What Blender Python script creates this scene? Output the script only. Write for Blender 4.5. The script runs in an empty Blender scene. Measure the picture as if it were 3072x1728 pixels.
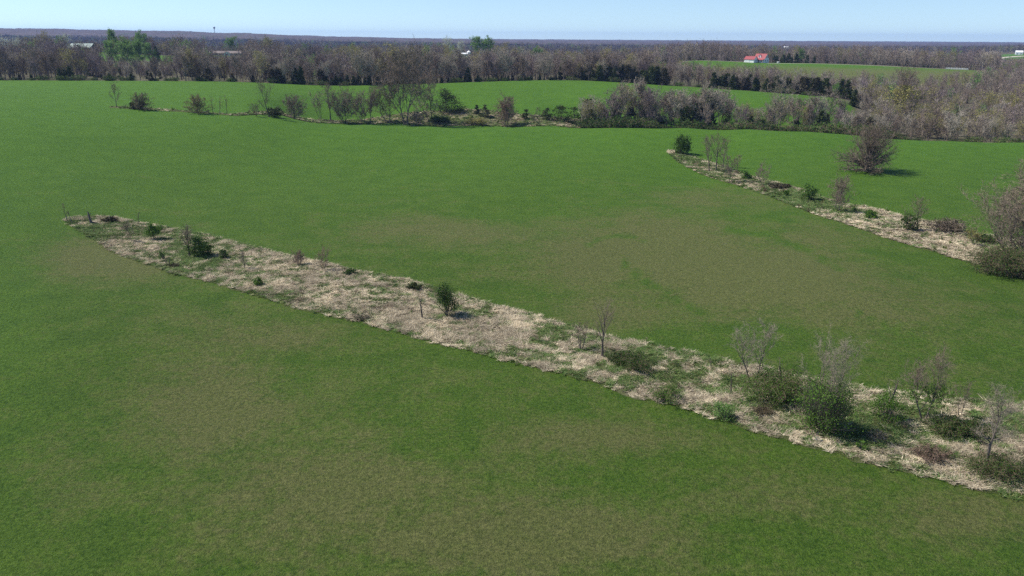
import bpy, math, random
import numpy as np
from mathutils import Matrix, Vector

scene = bpy.context.scene
COL = scene.collection

# ---------------------------------------------------------------- camera, sky, sun, exposure
cam_data = bpy.data.cameras.new('camera'); cam = bpy.data.objects.new('camera', cam_data); COL.objects.link(cam)
cam_data.sensor_width = 36.0; cam_data.lens = 36.0*2194/3072
cam_data.clip_start = 0.5; cam_data.clip_end = 40000
cam.matrix_world = Matrix.Translation((0, 0, 30)) @ Matrix.Rotation(math.radians(90-18.9), 4, 'X') @ Matrix.Rotation(math.radians(0.32), 4, 'Z')
scene.camera = cam

SUN_ELEV, SUN_AZ = math.radians(50), math.radians(-78)       # azimuth clockwise from the view direction (+Y)
world = bpy.data.worlds.new('World'); scene.world = world; world.use_nodes = True
wt = world.node_tree; wt.nodes.clear()
w_out = wt.nodes.new('ShaderNodeOutputWorld'); w_bg = wt.nodes.new('ShaderNodeBackground'); w_sky = wt.nodes.new('ShaderNodeTexSky')
w_sky.sky_type = 'NISHITA'; w_sky.sun_disc = False
w_sky.sun_elevation = SUN_ELEV; w_sky.sun_rotation = SUN_AZ
w_sky.altitude = 300; w_sky.air_density = 1.0; w_sky.dust_density = 0.0; w_sky.ozone_density = 3.5
w_bg.inputs['Strength'].default_value = 0.112
w_tc = wt.nodes.new('ShaderNodeTexCoord'); w_up = wt.nodes.new('ShaderNodeVectorMath'); w_up.inputs[1].default_value = (0, 0, .058)     # clear dry air: the whole dome a little bluer than the standard horizon
w_nm = wt.nodes.new('ShaderNodeVectorMath'); w_nm.operation = 'NORMALIZE'
wt.links.new(w_tc.outputs['Generated'], w_up.inputs[0]); wt.links.new(w_up.outputs[0], w_nm.inputs[0]); wt.links.new(w_nm.outputs[0], w_sky.inputs['Vector'])
wt.links.new(w_sky.outputs[0], w_bg.inputs['Color']); wt.links.new(w_bg.outputs[0], w_out.inputs['Surface'])

sun_data = bpy.data.lights.new('sun', 'SUN'); sun = bpy.data.objects.new('sun', sun_data); COL.objects.link(sun)
sun_data.energy = 5.0; sun_data.angle = math.radians(0.55); sun_data.color = (1.0, 0.945, 0.85)
_sd = Vector((math.sin(SUN_AZ)*math.cos(SUN_ELEV), math.cos(SUN_AZ)*math.cos(SUN_ELEV), math.sin(SUN_ELEV)))
sun.rotation_euler = _sd.to_track_quat('Z', 'Y').to_euler()
sun.location = (0, 0, 200)

scene.view_settings.view_transform = 'Standard'; scene.view_settings.look = 'None'
scene.view_settings.exposure = 0.46; scene.view_settings.gamma = 1.0; scene.view_settings.use_curve_mapping = False
cy_ = scene.cycles
cy_.use_denoising = False
cy_.max_bounces = 4; cy_.diffuse_bounces = 2; cy_.glossy_bounces = 1; cy_.transmission_bounces = 2; cy_.volume_bounces = 0
cy_.transparent_max_bounces = 4; cy_.caustics_reflective = False; cy_.caustics_refractive = False
cy_.sample_clamp_indirect = 4.0

# value noise for layout work
_rs = np.random.RandomState(7); _LAT = _rs.rand(256, 256)
def vnoise(x, y):
    x = np.asarray(x, float); y = np.asarray(y, float)
    xi = np.floor(x).astype(int); yi = np.floor(y).astype(int); fx = x-xi; fy = y-yi
    fx = fx*fx*(3-2*fx); fy = fy*fy*(3-2*fy)
    g = lambda i, j: _LAT[i & 255, j & 255]
    return (g(xi,yi)*(1-fx)+g(xi+1,yi)*fx)*(1-fy)+(g(xi,yi+1)*(1-fx)+g(xi+1,yi+1)*fx)*fy
def fbm(x, y, o=4): return sum(vnoise(x*2**k+17*k, y*2**k+5*k)*.5**k for k in range(o))/sum(.5**k for k in range(o))

# ---------------------------------------------------------------- lie of the land
F = 2194.0                                   # focal length in photo pixels (3072 wide)
CAM_Z, PITCH, ROLL = 30.0, math.radians(18.9), math.radians(0.32)
def _cam_matrix():
    cp, sp = math.cos(math.pi/2-PITCH), math.sin(math.pi/2-PITCH)
    rx = np.array([[1,0,0],[0,cp,-sp],[0,sp,cp]])
    c, s = math.cos(ROLL), math.sin(ROLL)
    return rx @ np.array([[c,-s,0],[s,c,0],[0,0,1]])
CR = _cam_matrix()
CAM = np.array([0.0, 0.0, CAM_Z])
def ray(u, v):
    d = CR @ np.array([(u-1536)/F, -(v-864)/F, -1.0])
    return d
def pix(p):
    q = (np.asarray(p, float) - CAM) @ CR
    w = np.minimum(q[..., 2], -1e-3)
    return 1536 - F*q[..., 0]/w, 864 + F*q[..., 1]/w
def survey(u, v, y=None, z=None):            # a surveyed ground point seen at (u, v), its distance or its height known
    d = ray(u, v)
    t = y/d[1] if y is not None else (z-CAM_Z)/d[2]
    return CAM + t*d
SURVEY = []
def cy(u, v, y): SURVEY.append(survey(u, v, y=y))
def cz(u, v, z): SURVEY.append(survey(u, v, z=z))
def cw(x, y, z): SURVEY.append(np.array([x, y, z], float))
# near field, gently rolling
for p in ((-75,-70,1), (0,-70,0), (75,-70,-.5), (-70,0,1), (0,0,0), (70,0,-.5), (-45,35,.6), (0,38,0), (38,40,-.2)): cw(*p)
for u, v, z in ((0,1000,1.2), (700,1000,.3), (1536,1000,0), (2400,1000,-.2), (3072,1000,0), (3300,1300,0),
                (0,656,2.4), (400,656,.8), (900,656,.2), (1536,690,-.2), (2200,690,-.6), (2700,690,-.8), (3072,690,-.8), (3350,690,-1),
                (-300,700,3.2),
                (0,500,5.0), (450,500,3.0), (1000,500,1.0), (1536,500,.2), (2050,500,-.3), (2590,505,-.6), (3072,520,-.8), (3400,540,-1),
                (0,400,8.2), (450,400,6.2), (900,420,2.4), (1300,410,.8), (1700,410,.5), (2150,420,.3), (2590,450,-.3), (3072,460,-.4),
                (0,330,10.6), (430,331,8.6), (0,280,11.6), (-350,330,11.2)):
    cz(u, v, z)
# crest of the near field, and the dip behind it
for u, v, y in ((700,350,226), (900,361,243), (1100,374,252), (1290,379,258), (1500,381,262), (1700,384,262), (1800,384,262), (1900,384,262), (2060,384,260),
                (2250,388,256), (2420,395,250), (2560,405,243), (2700,419,236), (2860,424,233), (3072,428,230), (3350,434,228)):
    cy(u, v, y)
for u, y, z in ((900,262,1.5), (1100,276,-1.8), (1290,280,-3), (1500,282,-3.2), (1750,290,-3.4), (2060,282,-4.2), (2300,280,-4.8), (2560,275,-5.2), (2800,268,-5.5), (3072,262,-5.5), (3350,260,-5.5)):
    s = (u-1536)/F/1.035; cw(s*y, y, z)
# second field and the left hill
for u, v, y in ((0,242,352), (300,243,352), (600,245,352), (850,252,357), (1000,258,362), (1215,252,378), (1400,247,392), (1560,242,408), (1700,241,412),
                (1850,247,408), (2000,257,400), (2200,270,386), (2400,285,368), (2550,302,350), (-350,246,352),
                (430,290,268), (800,300,270), (700,330,246),
                (1000,300,312), (1215,305,322), (1215,340,300), (1450,300,328), (1450,345,300), (1600,330,306), (1650,290,340), (1800,300,328), (2050,300,326), (2300,315,318)):
    cy(u, v, y)
# beyond the tree lines
def cs(u, y, z):
    s = (u-1536)/F/1.05; cw(s*y, y, z)
for u in (-300, 0, 300, 600): cs(u, 420, 8.5)
for u in (-300, 0, 700): cs(u, 520, 8)
for u in (1000, 1300): cs(u, 440, 4); cs(u, 560, 3)
for u in (1600, 1900): cs(u, 460, 6); cs(u, 570, 4)
cs(2300, 430, 3); cs(2600, 420, -1.5); cs(2900, 420, -2.5); cs(3250, 420, -2.5)
cs(2700, 330, -4); cs(3072, 330, -4.5); cs(3350, 330, -4.5)
for u, v, y in ((2080,183,640), (2275,188,645), (2450,191,640), (2650,198,625), (2850,208,600), (2980,214,580), (2200,215,555), (2350,228,520), (2600,226,535), (2850,226,540)):
    cy(u, v, y)
for u, v, y in ((300,172,600), (400,172,600), (520,174,600), (250,156,700), (680,168,700), (880,176,640), (1390,168,760)):
    cy(u, v, y)
for u, z in ((-300,0), (300,0), (900,-3), (1450,-4), (2000,-3), (2500,-2), (2800,-3), (3100,-5), (3400,-5)): cs(u, 950, z)
for u, z in ((50,4), (500,4), (1050,1), (1650,0), (1900,1)): cs(u, 820, z)
for u in (2080, 2400, 2700): cs(u, 790, 4)
for u in (2950, 3150, 3400): cs(u, 720, -.5); cs(u, 1200, -7)
for u, z in ((-300,0), (300,-1), (900,-3), (1450,-5), (2000,-6), (2500,-6), (2800,-5), (3060,4), (3400,4)): cs(u, 1500, z)
for u, z in ((-300,18), (100,15), (600,10), (1000,4), (1450,0), (2000,-2), (2500,-3), (3000,-1), (3400,0)): cs(u, 2400, z)
for u, z in ((-300,48), (0,46), (300,42), (650,33), (1000,17), (1300,8), (1700,1), (2200,0), (2700,-1), (3072,0), (3400,0)): cs(u, 3500, z)
for u, z in ((-300,40), (300,32), (1000,10), (1450,6), (2000,4), (2700,3), (3300,3)): cs(u, 6500, z)
for u, z in ((-300,0), (1000,-10), (2000,-12), (3300,-12)): cs(u, 14000, z)
SURVEY = np.array(SURVEY)
def _ab(x, y):
    y = np.maximum(y, -80)
    return 2.0*np.clip(x/(y+90), -.92, .92), np.log((y+90)/90)*1.15
def _tps(r2): return .5*r2*np.log(r2+1e-12)
_A = np.stack(_ab(SURVEY[:,0], SURVEY[:,1]), 1)
_n = len(_A)
_K = np.zeros((_n+3, _n+3))
_K[:_n,:_n] = _tps(((_A[:,None]-_A[None])**2).sum(-1)) + np.eye(_n)*2e-4
_K[:_n,_n] = 1; _K[:_n,_n+1:] = _A; _K[_n:,:_n] = _K[:_n,_n:].T
_W = np.linalg.solve(_K, np.concatenate([SURVEY[:,2], np.zeros(3)]))
def height(x, y):
    x = np.asarray(x, float); y = np.asarray(y, float); sh = np.broadcast(x, y).shape
    a, b = _ab(np.broadcast_to(x, sh).ravel(), np.broadcast_to(y, sh).ravel())
    out = np.empty(len(a))
    for i in range(0, len(a), 20000):
        A = np.stack([a[i:i+20000], b[i:i+20000]], 1)
        r2 = ((A[:,None]-_A[None])**2).sum(-1)
        out[i:i+20000] = _tps(r2) @ _W[:_n] + _W[_n] + A @ _W[_n+1:]
    X = np.broadcast_to(x, sh).ravel(); Y = np.broadcast_to(y, sh).ravel()
    swell = (fbm(X/42+11, Y/42+3, 2)-.5)*2.3*np.clip((235-Y)/60, .0, 1)       # soft swells of the near field
    return (out+swell).reshape(sh)
_T = np.exp(np.linspace(math.log(25), math.log(9000), 1400))
def ground_at(u, v):                          # the ground point seen at (u, v)
    d = ray(u, v)
    P = CAM + _T[:,None]*d
    below = P[:,2] < height(P[:,0], P[:,1])
    k = int(np.argmax(below)) if below.any() else len(_T)-1
    t0, t1 = _T[max(k-1,0)], _T[k]
    for _ in range(12):
        t = .5*(t0+t1); p = CAM+t*d
        if p[2] < height(p[0], p[1]): t1 = t
        else: t0 = t
    p = CAM+t1*d
    return np.array([p[0], p[1], float(height(p[0], p[1]))])
def ground_far(u, y):                         # the ground point at distance y in column u
    x = (u-1536)/F/1.03*y
    for _ in range(4):
        z = float(height(x, y)); uu, vv = pix((x, y, z))
        x += (u-uu)/F*y/1.03
    return np.array([x, y, float(height(x, y))])

# ---------------------------------------------------------------- helpers
def tag(o, label=None, cat=None, group=None, kind=None):
    if label: o['label'] = label
    if cat: o['category'] = cat
    if group: o['group'] = group
    if kind: o['kind'] = kind
    return o
def obj(name, mesh, parent=None):
    o = bpy.data.objects.new(name, mesh); COL.objects.link(o)
    if parent is not None: o.parent = parent
    return o
def empty(name, loc, rz=0.0, sc=1.0):
    o = bpy.data.objects.new(name, None); COL.objects.link(o)
    o.location = loc; o.rotation_euler = (0, 0, rz); o.scale = (sc, sc, sc); o.empty_display_size = .5
    return o
class MB:
    """collects triangles / quads and turns them into one mesh"""
    def __init__(s): s.v = []; s.t = []; s.m = []; s.c = []; s.n = 0
    def add(s, V, T, mat=0, col=None):
        V = np.asarray(V, np.float32).reshape(-1, 3); T = np.asarray(T, np.int32).reshape(-1, 3)
        s.v.append(V); s.t.append(T+s.n); s.m.append(np.full(len(T), mat, np.int32)); s.n += len(V)
        if col is not None: s.c.append(np.broadcast_to(np.asarray(col, np.float32), (len(V), 4)))
        return s
    def quad(s, a, b, c, d, mat=0): return s.add([a, b, c, d], [[0,1,2],[0,2,3]], mat)
    def box(s, x0, x1, y0, y1, z0, z1, mat=0):
        V = [(x0,y0,z0),(x1,y0,z0),(x1,y1,z0),(x0,y1,z0),(x0,y0,z1),(x1,y0,z1),(x1,y1,z1),(x0,y1,z1)]
        Q = [(0,3,2,1),(4,5,6,7),(0,1,5,4),(1,2,6,5),(2,3,7,6),(3,0,4,7)]
        return s.add(V, [t for a,b,c,d in Q for t in ((a,b,c),(a,c,d))], mat)
    def prism(s, poly, y0, y1, mat=0):           # polygon in (x, z), convex, from y0 to y1
        n = len(poly); V = [(x,y0,z) for x,z in poly]+[(x,y1,z) for x,z in poly]; T = []
        for i in range(n):
            j = (i+1) % n; T += [(i,j,n+j),(i,n+j,n+i)]
        for i in range(1, n-1): T += [(0,i+1,i),(n,n+i,n+i+1)]
        return s.add(V, T, mat)
    def tube(s, P, R, k=4, mat=0):
        P = np.asarray(P, float); R = np.asarray(R, float); n = len(P)
        d = np.gradient(P, axis=0); d /= np.linalg.norm(d, axis=1)[:,None]+1e-9
        ref = np.array([.31,.87,.12]) if abs(d[:,2]).mean() > .5 else np.array([.1,.05,1.])
        a = np.cross(d, ref); a /= np.linalg.norm(a, axis=1)[:,None]+1e-9; b = np.cross(d, a)
        th = np.arange(k)*2*math.pi/k
        V = P[:,None]+R[:,None,None]*(np.cos(th)[None,:,None]*a[:,None]+np.sin(th)[None,:,None]*b[:,None])
        i = np.arange(n-1)[:,None]*k; j = np.arange(k)[None]; j2 = (j+1) % k
        T = np.concatenate([np.stack([i+j, i+j2, i+k+j2],-1).reshape(-1,3), np.stack([i+j, i+k+j2, i+k+j],-1).reshape(-1,3)])
        return s.add(V.reshape(-1,3), T, mat)
    def lathe(s, prof, k=16, c=(0,0), mat=0):
        prof = np.asarray(prof, float); th = np.arange(k)*2*math.pi/k
        V = np.stack([c[0]+prof[:,0,None]*np.cos(th), c[1]+prof[:,0,None]*np.sin(th), np.repeat(prof[:,1,None],k,1)], -1).reshape(-1,3)
        T = []
        for i in range(len(prof)-1):
            for j in range(k):
                a, b = i*k+j, i*k+(j+1)%k; T += [(a,b,b+k),(a,b+k,a+k)]
        return s.add(V, T, mat)
    def slivers(s, P0, P1, W, mat=0, rng=None):     # thin triangles from P0 (base, width W) to P1 (tip)
        P0 = np.asarray(P0, float); P1 = np.asarray(P1, float); n = len(P0)
        if n == 0: return s
        d = P1-P0; r = rng.normal(size=(n,3)); a = np.cross(d, r); a /= np.linalg.norm(a,axis=1)[:,None]+1e-9
        a *= .5*np.broadcast_to(np.asarray(W, float), (n,))[:,None]
        V = np.stack([P0-a, P0+a, P1], 1).reshape(-1,3)
        return s.add(V, np.arange(3*n).reshape(-1,3), mat)
    def leaves(s, P, size, mat=0, rng=None, elong=1.5, droop=None):
        P = np.asarray(P, float); n = len(P)
        if n == 0: return s
        d = rng.normal(size=(n,3));
        if droop is not None: d = d*.6+droop
        d /= np.linalg.norm(d,axis=1)[:,None]+1e-9
        a = np.cross(d, rng.normal(size=(n,3))); a /= np.linalg.norm(a,axis=1)[:,None]+1e-9
        sz = size*rng.uniform(.6,1.3,n)[:,None]
        V = np.stack([P-d*sz*.5*elong, P+a*sz*.5, P+d*sz*.5*elong, P-a*sz*.5], 1).reshape(-1,3)
        q = np.arange(n)[:,None]*4
        return s.add(V, np.concatenate([q+[0,1,2], q+[0,2,3]]), mat)
    def mesh(s, name, mats, smooth=False):
        V = np.concatenate(s.v); T = np.concatenate(s.t); M = np.concatenate(s.m)
        me = bpy.data.meshes.new(name)
        me.vertices.add(len(V)); me.vertices.foreach_set('co', V.ravel())
        me.loops.add(3*len(T)); me.loops.foreach_set('vertex_index', T.ravel())
        me.polygons.add(len(T)); me.polygons.foreach_set('loop_start', np.arange(0, 3*len(T), 3, dtype=np.int32))
        me.polygons.foreach_set('loop_total', np.full(len(T), 3, np.int32))
        for m in (mats if isinstance(mats, (list, tuple)) else [mats]): me.materials.append(m)
        me.polygons.foreach_set('material_index', M)
        me.polygons.foreach_set('use_smooth', np.full(len(T), bool(smooth)))
        if s.c:
            at = me.color_attributes.new('tint', 'FLOAT_COLOR', 'POINT'); at.data.foreach_set('color', np.concatenate(s.c).ravel())
        me.update(calc_edges=True)
        return me

# ---------------------------------------------------------------- materials
class NT:
    def __init__(s, name):
        s.m = bpy.data.materials.new(name); s.m.use_nodes = True; s.t = s.m.node_tree; s.t.nodes.clear()
        s.out = s.t.nodes.new('ShaderNodeOutputMaterial')
    def n(s, typ, **kw):
        nd = s.t.nodes.new(typ)
        for k, v in kw.items():
            if k.startswith('_'): setattr(nd, k[1:], v)
            else: s.set(nd.inputs[k.replace('__', ' ')] if not k.isdigit() else nd.inputs[int(k)], v)
        return nd
    def set(s, sock, v):
        if isinstance(v, bpy.types.NodeSocket): s.t.links.new(v, sock)
        else: sock.default_value = (*v, 1.0) if isinstance(v, tuple) and len(v) == 3 and sock.type == 'RGBA' else v
    def noise(s, scale, detail=3, rough=.6, vec=None, dist=0.0):
        nd = s.n('ShaderNodeTexNoise', Scale=scale, Detail=detail, Roughness=rough, Distortion=dist)
        s.t.links.new(vec if vec is not None else s.pos(), nd.inputs['Vector']); return nd.outputs['Fac']
    def pos(s):
        if not hasattr(s, '_p'): s._p = s.n('ShaderNodeNewGeometry').outputs['Position']
        return s._p
    def ramp(s, fac, a, b):
        nd = s.n('ShaderNodeMapRange', Value=fac); nd.inputs['From Min'].default_value = a; nd.inputs['From Max'].default_value = b
        return nd.outputs['Result']
    def mix(s, f, a, b, blend='MIX'):
        nd = s.t.nodes.new('ShaderNodeMix'); nd.data_type = 'RGBA'; nd.blend_type = blend
        s.set(nd.inputs[0], f); s.set(nd.inputs[6], a); s.set(nd.inputs[7], b); return nd.outputs[2]
    def math(s, op, a, b=0.0):
        nd = s.t.nodes.new('ShaderNodeMath'); nd.operation = op; s.set(nd.inputs[0], a); s.set(nd.inputs[1], b); return nd.outputs[0]
    def attr(s, name):
        return s.n('ShaderNodeAttribute', _attribute_name=name)
    def bump(s, h, strength, dist):
        nd = s.n('ShaderNodeBump', Strength=strength, Distance=dist); s.t.links.new(h, nd.inputs['Height']); return nd.outputs[0]
    def bsdf(s, col, rough=.8, spec=.2, normal=None, trans=0.0, tcol=None):
        p = s.n('ShaderNodeBsdfPrincipled', Roughness=rough); s.set(p.inputs['Base Color'], col); p.inputs['Specular IOR Level'].default_value = spec
        if normal is not None: s.t.links.new(normal, p.inputs['Normal'])
        o = p.outputs[0]
        if trans:
            tr = s.n('ShaderNodeBsdfTranslucent'); s.set(tr.inputs['Color'], tcol if tcol is not None else col)
            mx = s.n('ShaderNodeMixShader'); mx.inputs[0].default_value = trans
            s.t.links.new(o, mx.inputs[1]); s.t.links.new(tr.outputs[0], mx.inputs[2]); o = mx.outputs[0]
        s.t.links.new(o, s.out.inputs['Surface']); return s.m
def plain(name, col, rough=.7, spec=.25, var=.18, scale=.8):
    t = NT(name); f = t.noise(scale, 4)
    c = t.mix(f, tuple(x*(1-var) for x in col), tuple(min(1, x*(1+var)) for x in col))
    return t.bsdf(c, rough, spec)
def bark(name, a, b):
    t = NT(name); r = t.n('ShaderNodeObjectInfo').outputs['Random']
    c = t.mix(r, a, b); c = t.mix(t.ramp(t.noise(3.0, 3), .3, .7), c, t.mix(.45, c, (.05,.045,.04)))
    return t.bsdf(c, .9, .1)
def leafmat(name, a, b, trans=.3, tmul=1.5):
    t = NT(name); r = t.n('ShaderNodeObjectInfo').outputs['Random']
    c = t.mix(t.ramp(t.noise(2.2, 3), .3, .7), a, b); c = t.mix(t.math('MULTIPLY', r, .35), c, tuple(x*.55 for x in a))
    return t.bsdf(c, .65, .15, trans=trans)
M = {}
M['bark'] = bark('bark_dark', (.12,.098,.08), (.19,.16,.135))
M['bark_pale'] = bark('bark_pale', (.30,.275,.25), (.38,.35,.32))
M['twig'] = bark('twig_grey_brown', (.195,.148,.112), (.275,.215,.165))
M['twig_red'] = bark('twig_reddish', (.25,.165,.125), (.32,.22,.175))
M['cane'] = bark('cane_brown', (.15,.115,.07), (.21,.165,.105))
M['twig_pale'] = bark('twig_pale', (.25,.205,.155), (.31,.26,.20))
M['wood_twig'] = bark('wood_twig', (.20,.155,.13), (.38,.31,.25))
M['wood_far'] = bark('wood_twig_far', (.085,.066,.064), (.15,.118,.108))
M['wood_brown'] = bark('wood_twig_brown', (.22,.165,.13), (.35,.275,.22))
M['wood_pale'] = bark('wood_twig_pale', (.37,.315,.255), (.48,.42,.34))
M['wood_mauve'] = bark('wood_twig_mauve', (.20,.152,.155), (.31,.24,.24))
M['leaf'] = leafmat('leaf_green', (.065,.135,.018), (.115,.21,.032))
M['leaf_dark'] = leafmat('leaf_dark_green', (.038,.080,.014), (.075,.130,.024))
M['leaf_fresh'] = leafmat('leaf_fresh_green', (.13,.25,.06), (.21,.34,.09), trans=.35)
M['leaf_bud'] = leafmat('leaf_buds_olive', (.26,.25,.065), (.37,.34,.10))
M['blossom'] = leafmat('blossom_pale', (.42,.47,.36), (.58,.60,.50))
M['cedar'] = leafmat('cedar_needles', (.034,.052,.013), (.070,.090,.024), trans=.12)
M['cedar_brown'] = leafmat('cedar_needles_rusty', (.045,.042,.022), (.075,.066,.032), trans=.12)

# short pasture grass: soil and thin turf, lush and dry areas come from the turf itself
t = NT('pasture')
zone = t.attr('zone')                          # r: dry/thin turf, g: lush turf, b: leaf litter under the woods, a unused
sep = t.n('ShaderNodeSeparateColor'); t.t.links.new(zone.outputs['Color'], sep.inputs[0])
dry, lush, litter = sep.outputs[0], sep.outputs[1], sep.outputs[2]
n_big = t.noise(.035, 4, .62, dist=.6); n_mid = t.noise(.22, 4, .65); n_sm = t.noise(1.3, 3, .7); n_fine = t.noise(7.5, 3, .8)
mp = t.n('ShaderNodeMapping'); t.t.links.new(t.pos(), mp.inputs['Vector']); mp.inputs['Rotation'].default_value = (0,0,math.radians(38)); mp.inputs['Scale'].default_value = (.05,.22,.1)
n_streak = t.noise(1.0, 4, .6, vec=mp.outputs[0])
d1 = t.math('ADD', t.math('MULTIPLY', n_big, .7), t.math('MULTIPLY', n_mid, .75)); d1 = t.math('ADD', d1, t.math('MULTIPLY', n_streak, .55))
d1 = t.math('ADD', d1, t.math('MULTIPLY', n_sm, .9)); d1 = t.math('ADD', d1, t.math('MULTIPLY', dry, 1.02))
d1 = t.math('SUBTRACT', d1, t.math('MULTIPLY', lush, .35))
dfac = t.ramp(d1, 1.42, 1.93)
green = t.mix(t.ramp(n_mid, .35, .65), (.041,.106,.006), (.066,.139,.010))
green = t.mix(lush, green, t.mix(t.ramp(n_mid, .35, .65), (.045,.158,.002), (.070,.194,.005)))
tanc = t.mix(t.ramp(n_sm, .3, .7), (.110,.122,.038), (.162,.150,.064))
c = t.mix(t.math('MULTIPLY', dfac, .85), green, tanc)
c = t.mix(t.ramp(t.math('ADD', t.math('MULTIPLY', n_fine, .5), t.math('MULTIPLY', t.noise(3.2, 3, .8), .5)), .40, .60), t.mix(.62, c, (.010,.026,.003)), t.mix(.20, c, (.22,.25,.06)))
lit = t.mix(t.ramp(n_sm, .35, .65), (.085,.080,.045), (.15,.125,.085)); lit = t.mix(t.ramp(n_mid, .5, .7), lit, (.06,.095,.03))
c = t.mix(litter, c, lit)
hgt = t.math('ADD', t.math('MULTIPLY', t.noise(11.0, 3, .8), .55), t.math('MULTIPLY', t.noise(2.2, 4, .75), .7))
M['pasture'] = t.bsdf(c, .9, .12, normal=t.bump(hgt, 1.0, .36))

t = NT('thatch')                               # matted dead grass under the tussocks
tint = t.attr('tint').outputs['Color']
n1 = t.noise(2.4, 5, .7); n2 = t.noise(9.0, 4, .7)
c = t.mix(t.ramp(n1, .3, .7), t.mix(.35, tint, (.06,.05,.03)), tint); c = t.mix(t.ramp(n2, .3, .75), t.mix(.4, c, (.05,.04,.025)), c)
M['thatch'] = t.bsdf(c, .95, .05, normal=t.bump(t.math('ADD', n1, n2), .9, .2))
t = NT('straw'); c = t.attr('tint').outputs['Color']
M['straw'] = t.bsdf(c, .85, .12, trans=.2)
M['gravel'] = plain('gravel', (.48,.43,.36), .9, .1, .2, 1.5)
M['white_wall'] = plain('white_siding', (.80,.80,.80), .55, .3, .05, 1.2)
M['grey_wall'] = plain('grey_siding', (.52,.55,.60), .6, .3, .06, 1.2)
M['red_roof'] = plain('red_metal_roof', (.30,.075,.075), .5, .3, .10, .5)
M['green_roof'] = plain('weathered_green_roof', (.22,.29,.26), .7, .4, .12, .3)
M['brown_roof'] = plain('brown_roof', (.20,.165,.15), .8, .2, .10, .5)
M['dark_wall'] = plain('dark_boards', (.10,.09,.08), .8, .2, .2, 1.0)
M['tan_wall'] = plain('tan_siding', (.36,.31,.26), .7, .2, .1, 1.0)
M['glass'] = plain('dark_window_glass', (.03,.035,.045), .15, .5, .1, 1.0)
M['galv'] = plain('galvanised_steel', (.62,.63,.65), .4, .5, .08, 1.0)
M['tank'] = plain('tank_paint', (.30,.33,.36), .5, .4, .05, .3)
M['rock'] = plain('pale_rock', (.36,.31,.23), .9, .1, .22, 3.0)
M['snag'] = plain('dead_wood', (.13,.11,.10), .9, .1, .35, 4.0)

# ---------------------------------------------------------------- ground sheet
NR, NC = 560, 400
ys = np.concatenate([np.linspace(-85, 20, 24)[:-1], np.exp(np.linspace(math.log(110), math.log(9190), NR-23))-90])
ss = np.linspace(-1.25, 1.25, NC)
Yg, Sg = np.meshgrid(ys, ss, indexing='ij'); Xg = Sg*(Yg+90)
Zg = height(Xg, Yg)
V = np.stack([Xg, Yg, Zg], -1).reshape(-1,3)
i = np.arange(len(ys)-1)[:,None]*NC; j = np.arange(NC-1)[None]
a, b, c_, d_ = i+j, i+j+1, i+NC+j+1, i+NC+j
T = np.concatenate([np.stack([a,b,c_],-1).reshape(-1,3), np.stack([a,c_,d_],-1).reshape(-1,3)])
UU, VV = pix(V)
front = V[:,1] > 15
def blob(u, v, ru, rv): return np.exp(-(((UU-u)/ru)**2+((VV-v)/rv)**2))*front
DRY = np.zeros(len(V))
for u, v, ru, rv, k in ((330,775,210,55,.8), (650,1230,260,150,.7), (980,1480,420,190,.55), (1560,1610,480,110,.8), (1780,1310,330,60,.55),
                        (1960,770,330,120,.95), (2280,850,330,110,.8), (1820,930,190,70,.5), (1380,690,330,60,.5), (2560,930,260,90,.5),
                        (2320,1480,330,90,.4), (2900,1560,260,110,.5), (200,1450,160,160,.3), (820,1010,330,60,.35), (2130,600,260,45,.45), (2450,720,260,60,.4)):
    DRY = np.maximum(DRY, k*blob(u, v, ru, rv))
for u, v, ru, rv, k in ((1500,640,130,26,.5), (1900,820,70,60,.4), (1300,1320,120,60,.4), (1450,900,200,30,.4), (2250,1010,200,30,.4)):
    DRY -= k*blob(u, v, ru, rv)
def trail(pts, w):                              # old wheel marks where the grass grows darker
    d = np.full(len(V), 1e9)
    for (u0, v0), (u1, v1) in zip(pts, pts[1:]):
        du, dv = u1-u0, v1-v0; tt = np.clip(((UU-u0)*du+(VV-v0)*dv)/(du*du+dv*dv), 0, 1); d = np.minimum(d, np.hypot(UU-u0-tt*du, (VV-v0-tt*dv)*1.6))
    return np.exp(-(d/w)**2)*front
for pts in ([(1760,738),(1800,716),(1850,707),(1900,711),(1940,728),(1955,745)], [(1865,775),(1900,820),(1960,855),(2040,905),(2120,950)], [(2180,690),(2300,705),(2420,750),(2520,810)], [(850,560),(870,640),(900,690)], [(960,560),(985,640),(1010,700)], [(2560,930),(2700,1000),(2860,1060)]):
    DRY -= .55*trail(pts, 11)
LUSH = np.clip((V[:,1]-95)/130, 0, 1)*.85 + .35*blob(0, 900, 170, 500) + .3*blob(60, 420, 500, 220)
LUSH = np.clip(LUSH, 0, 1)*np.clip(1.0-np.maximum(DRY,0)*.5, 0, 1)
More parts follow.
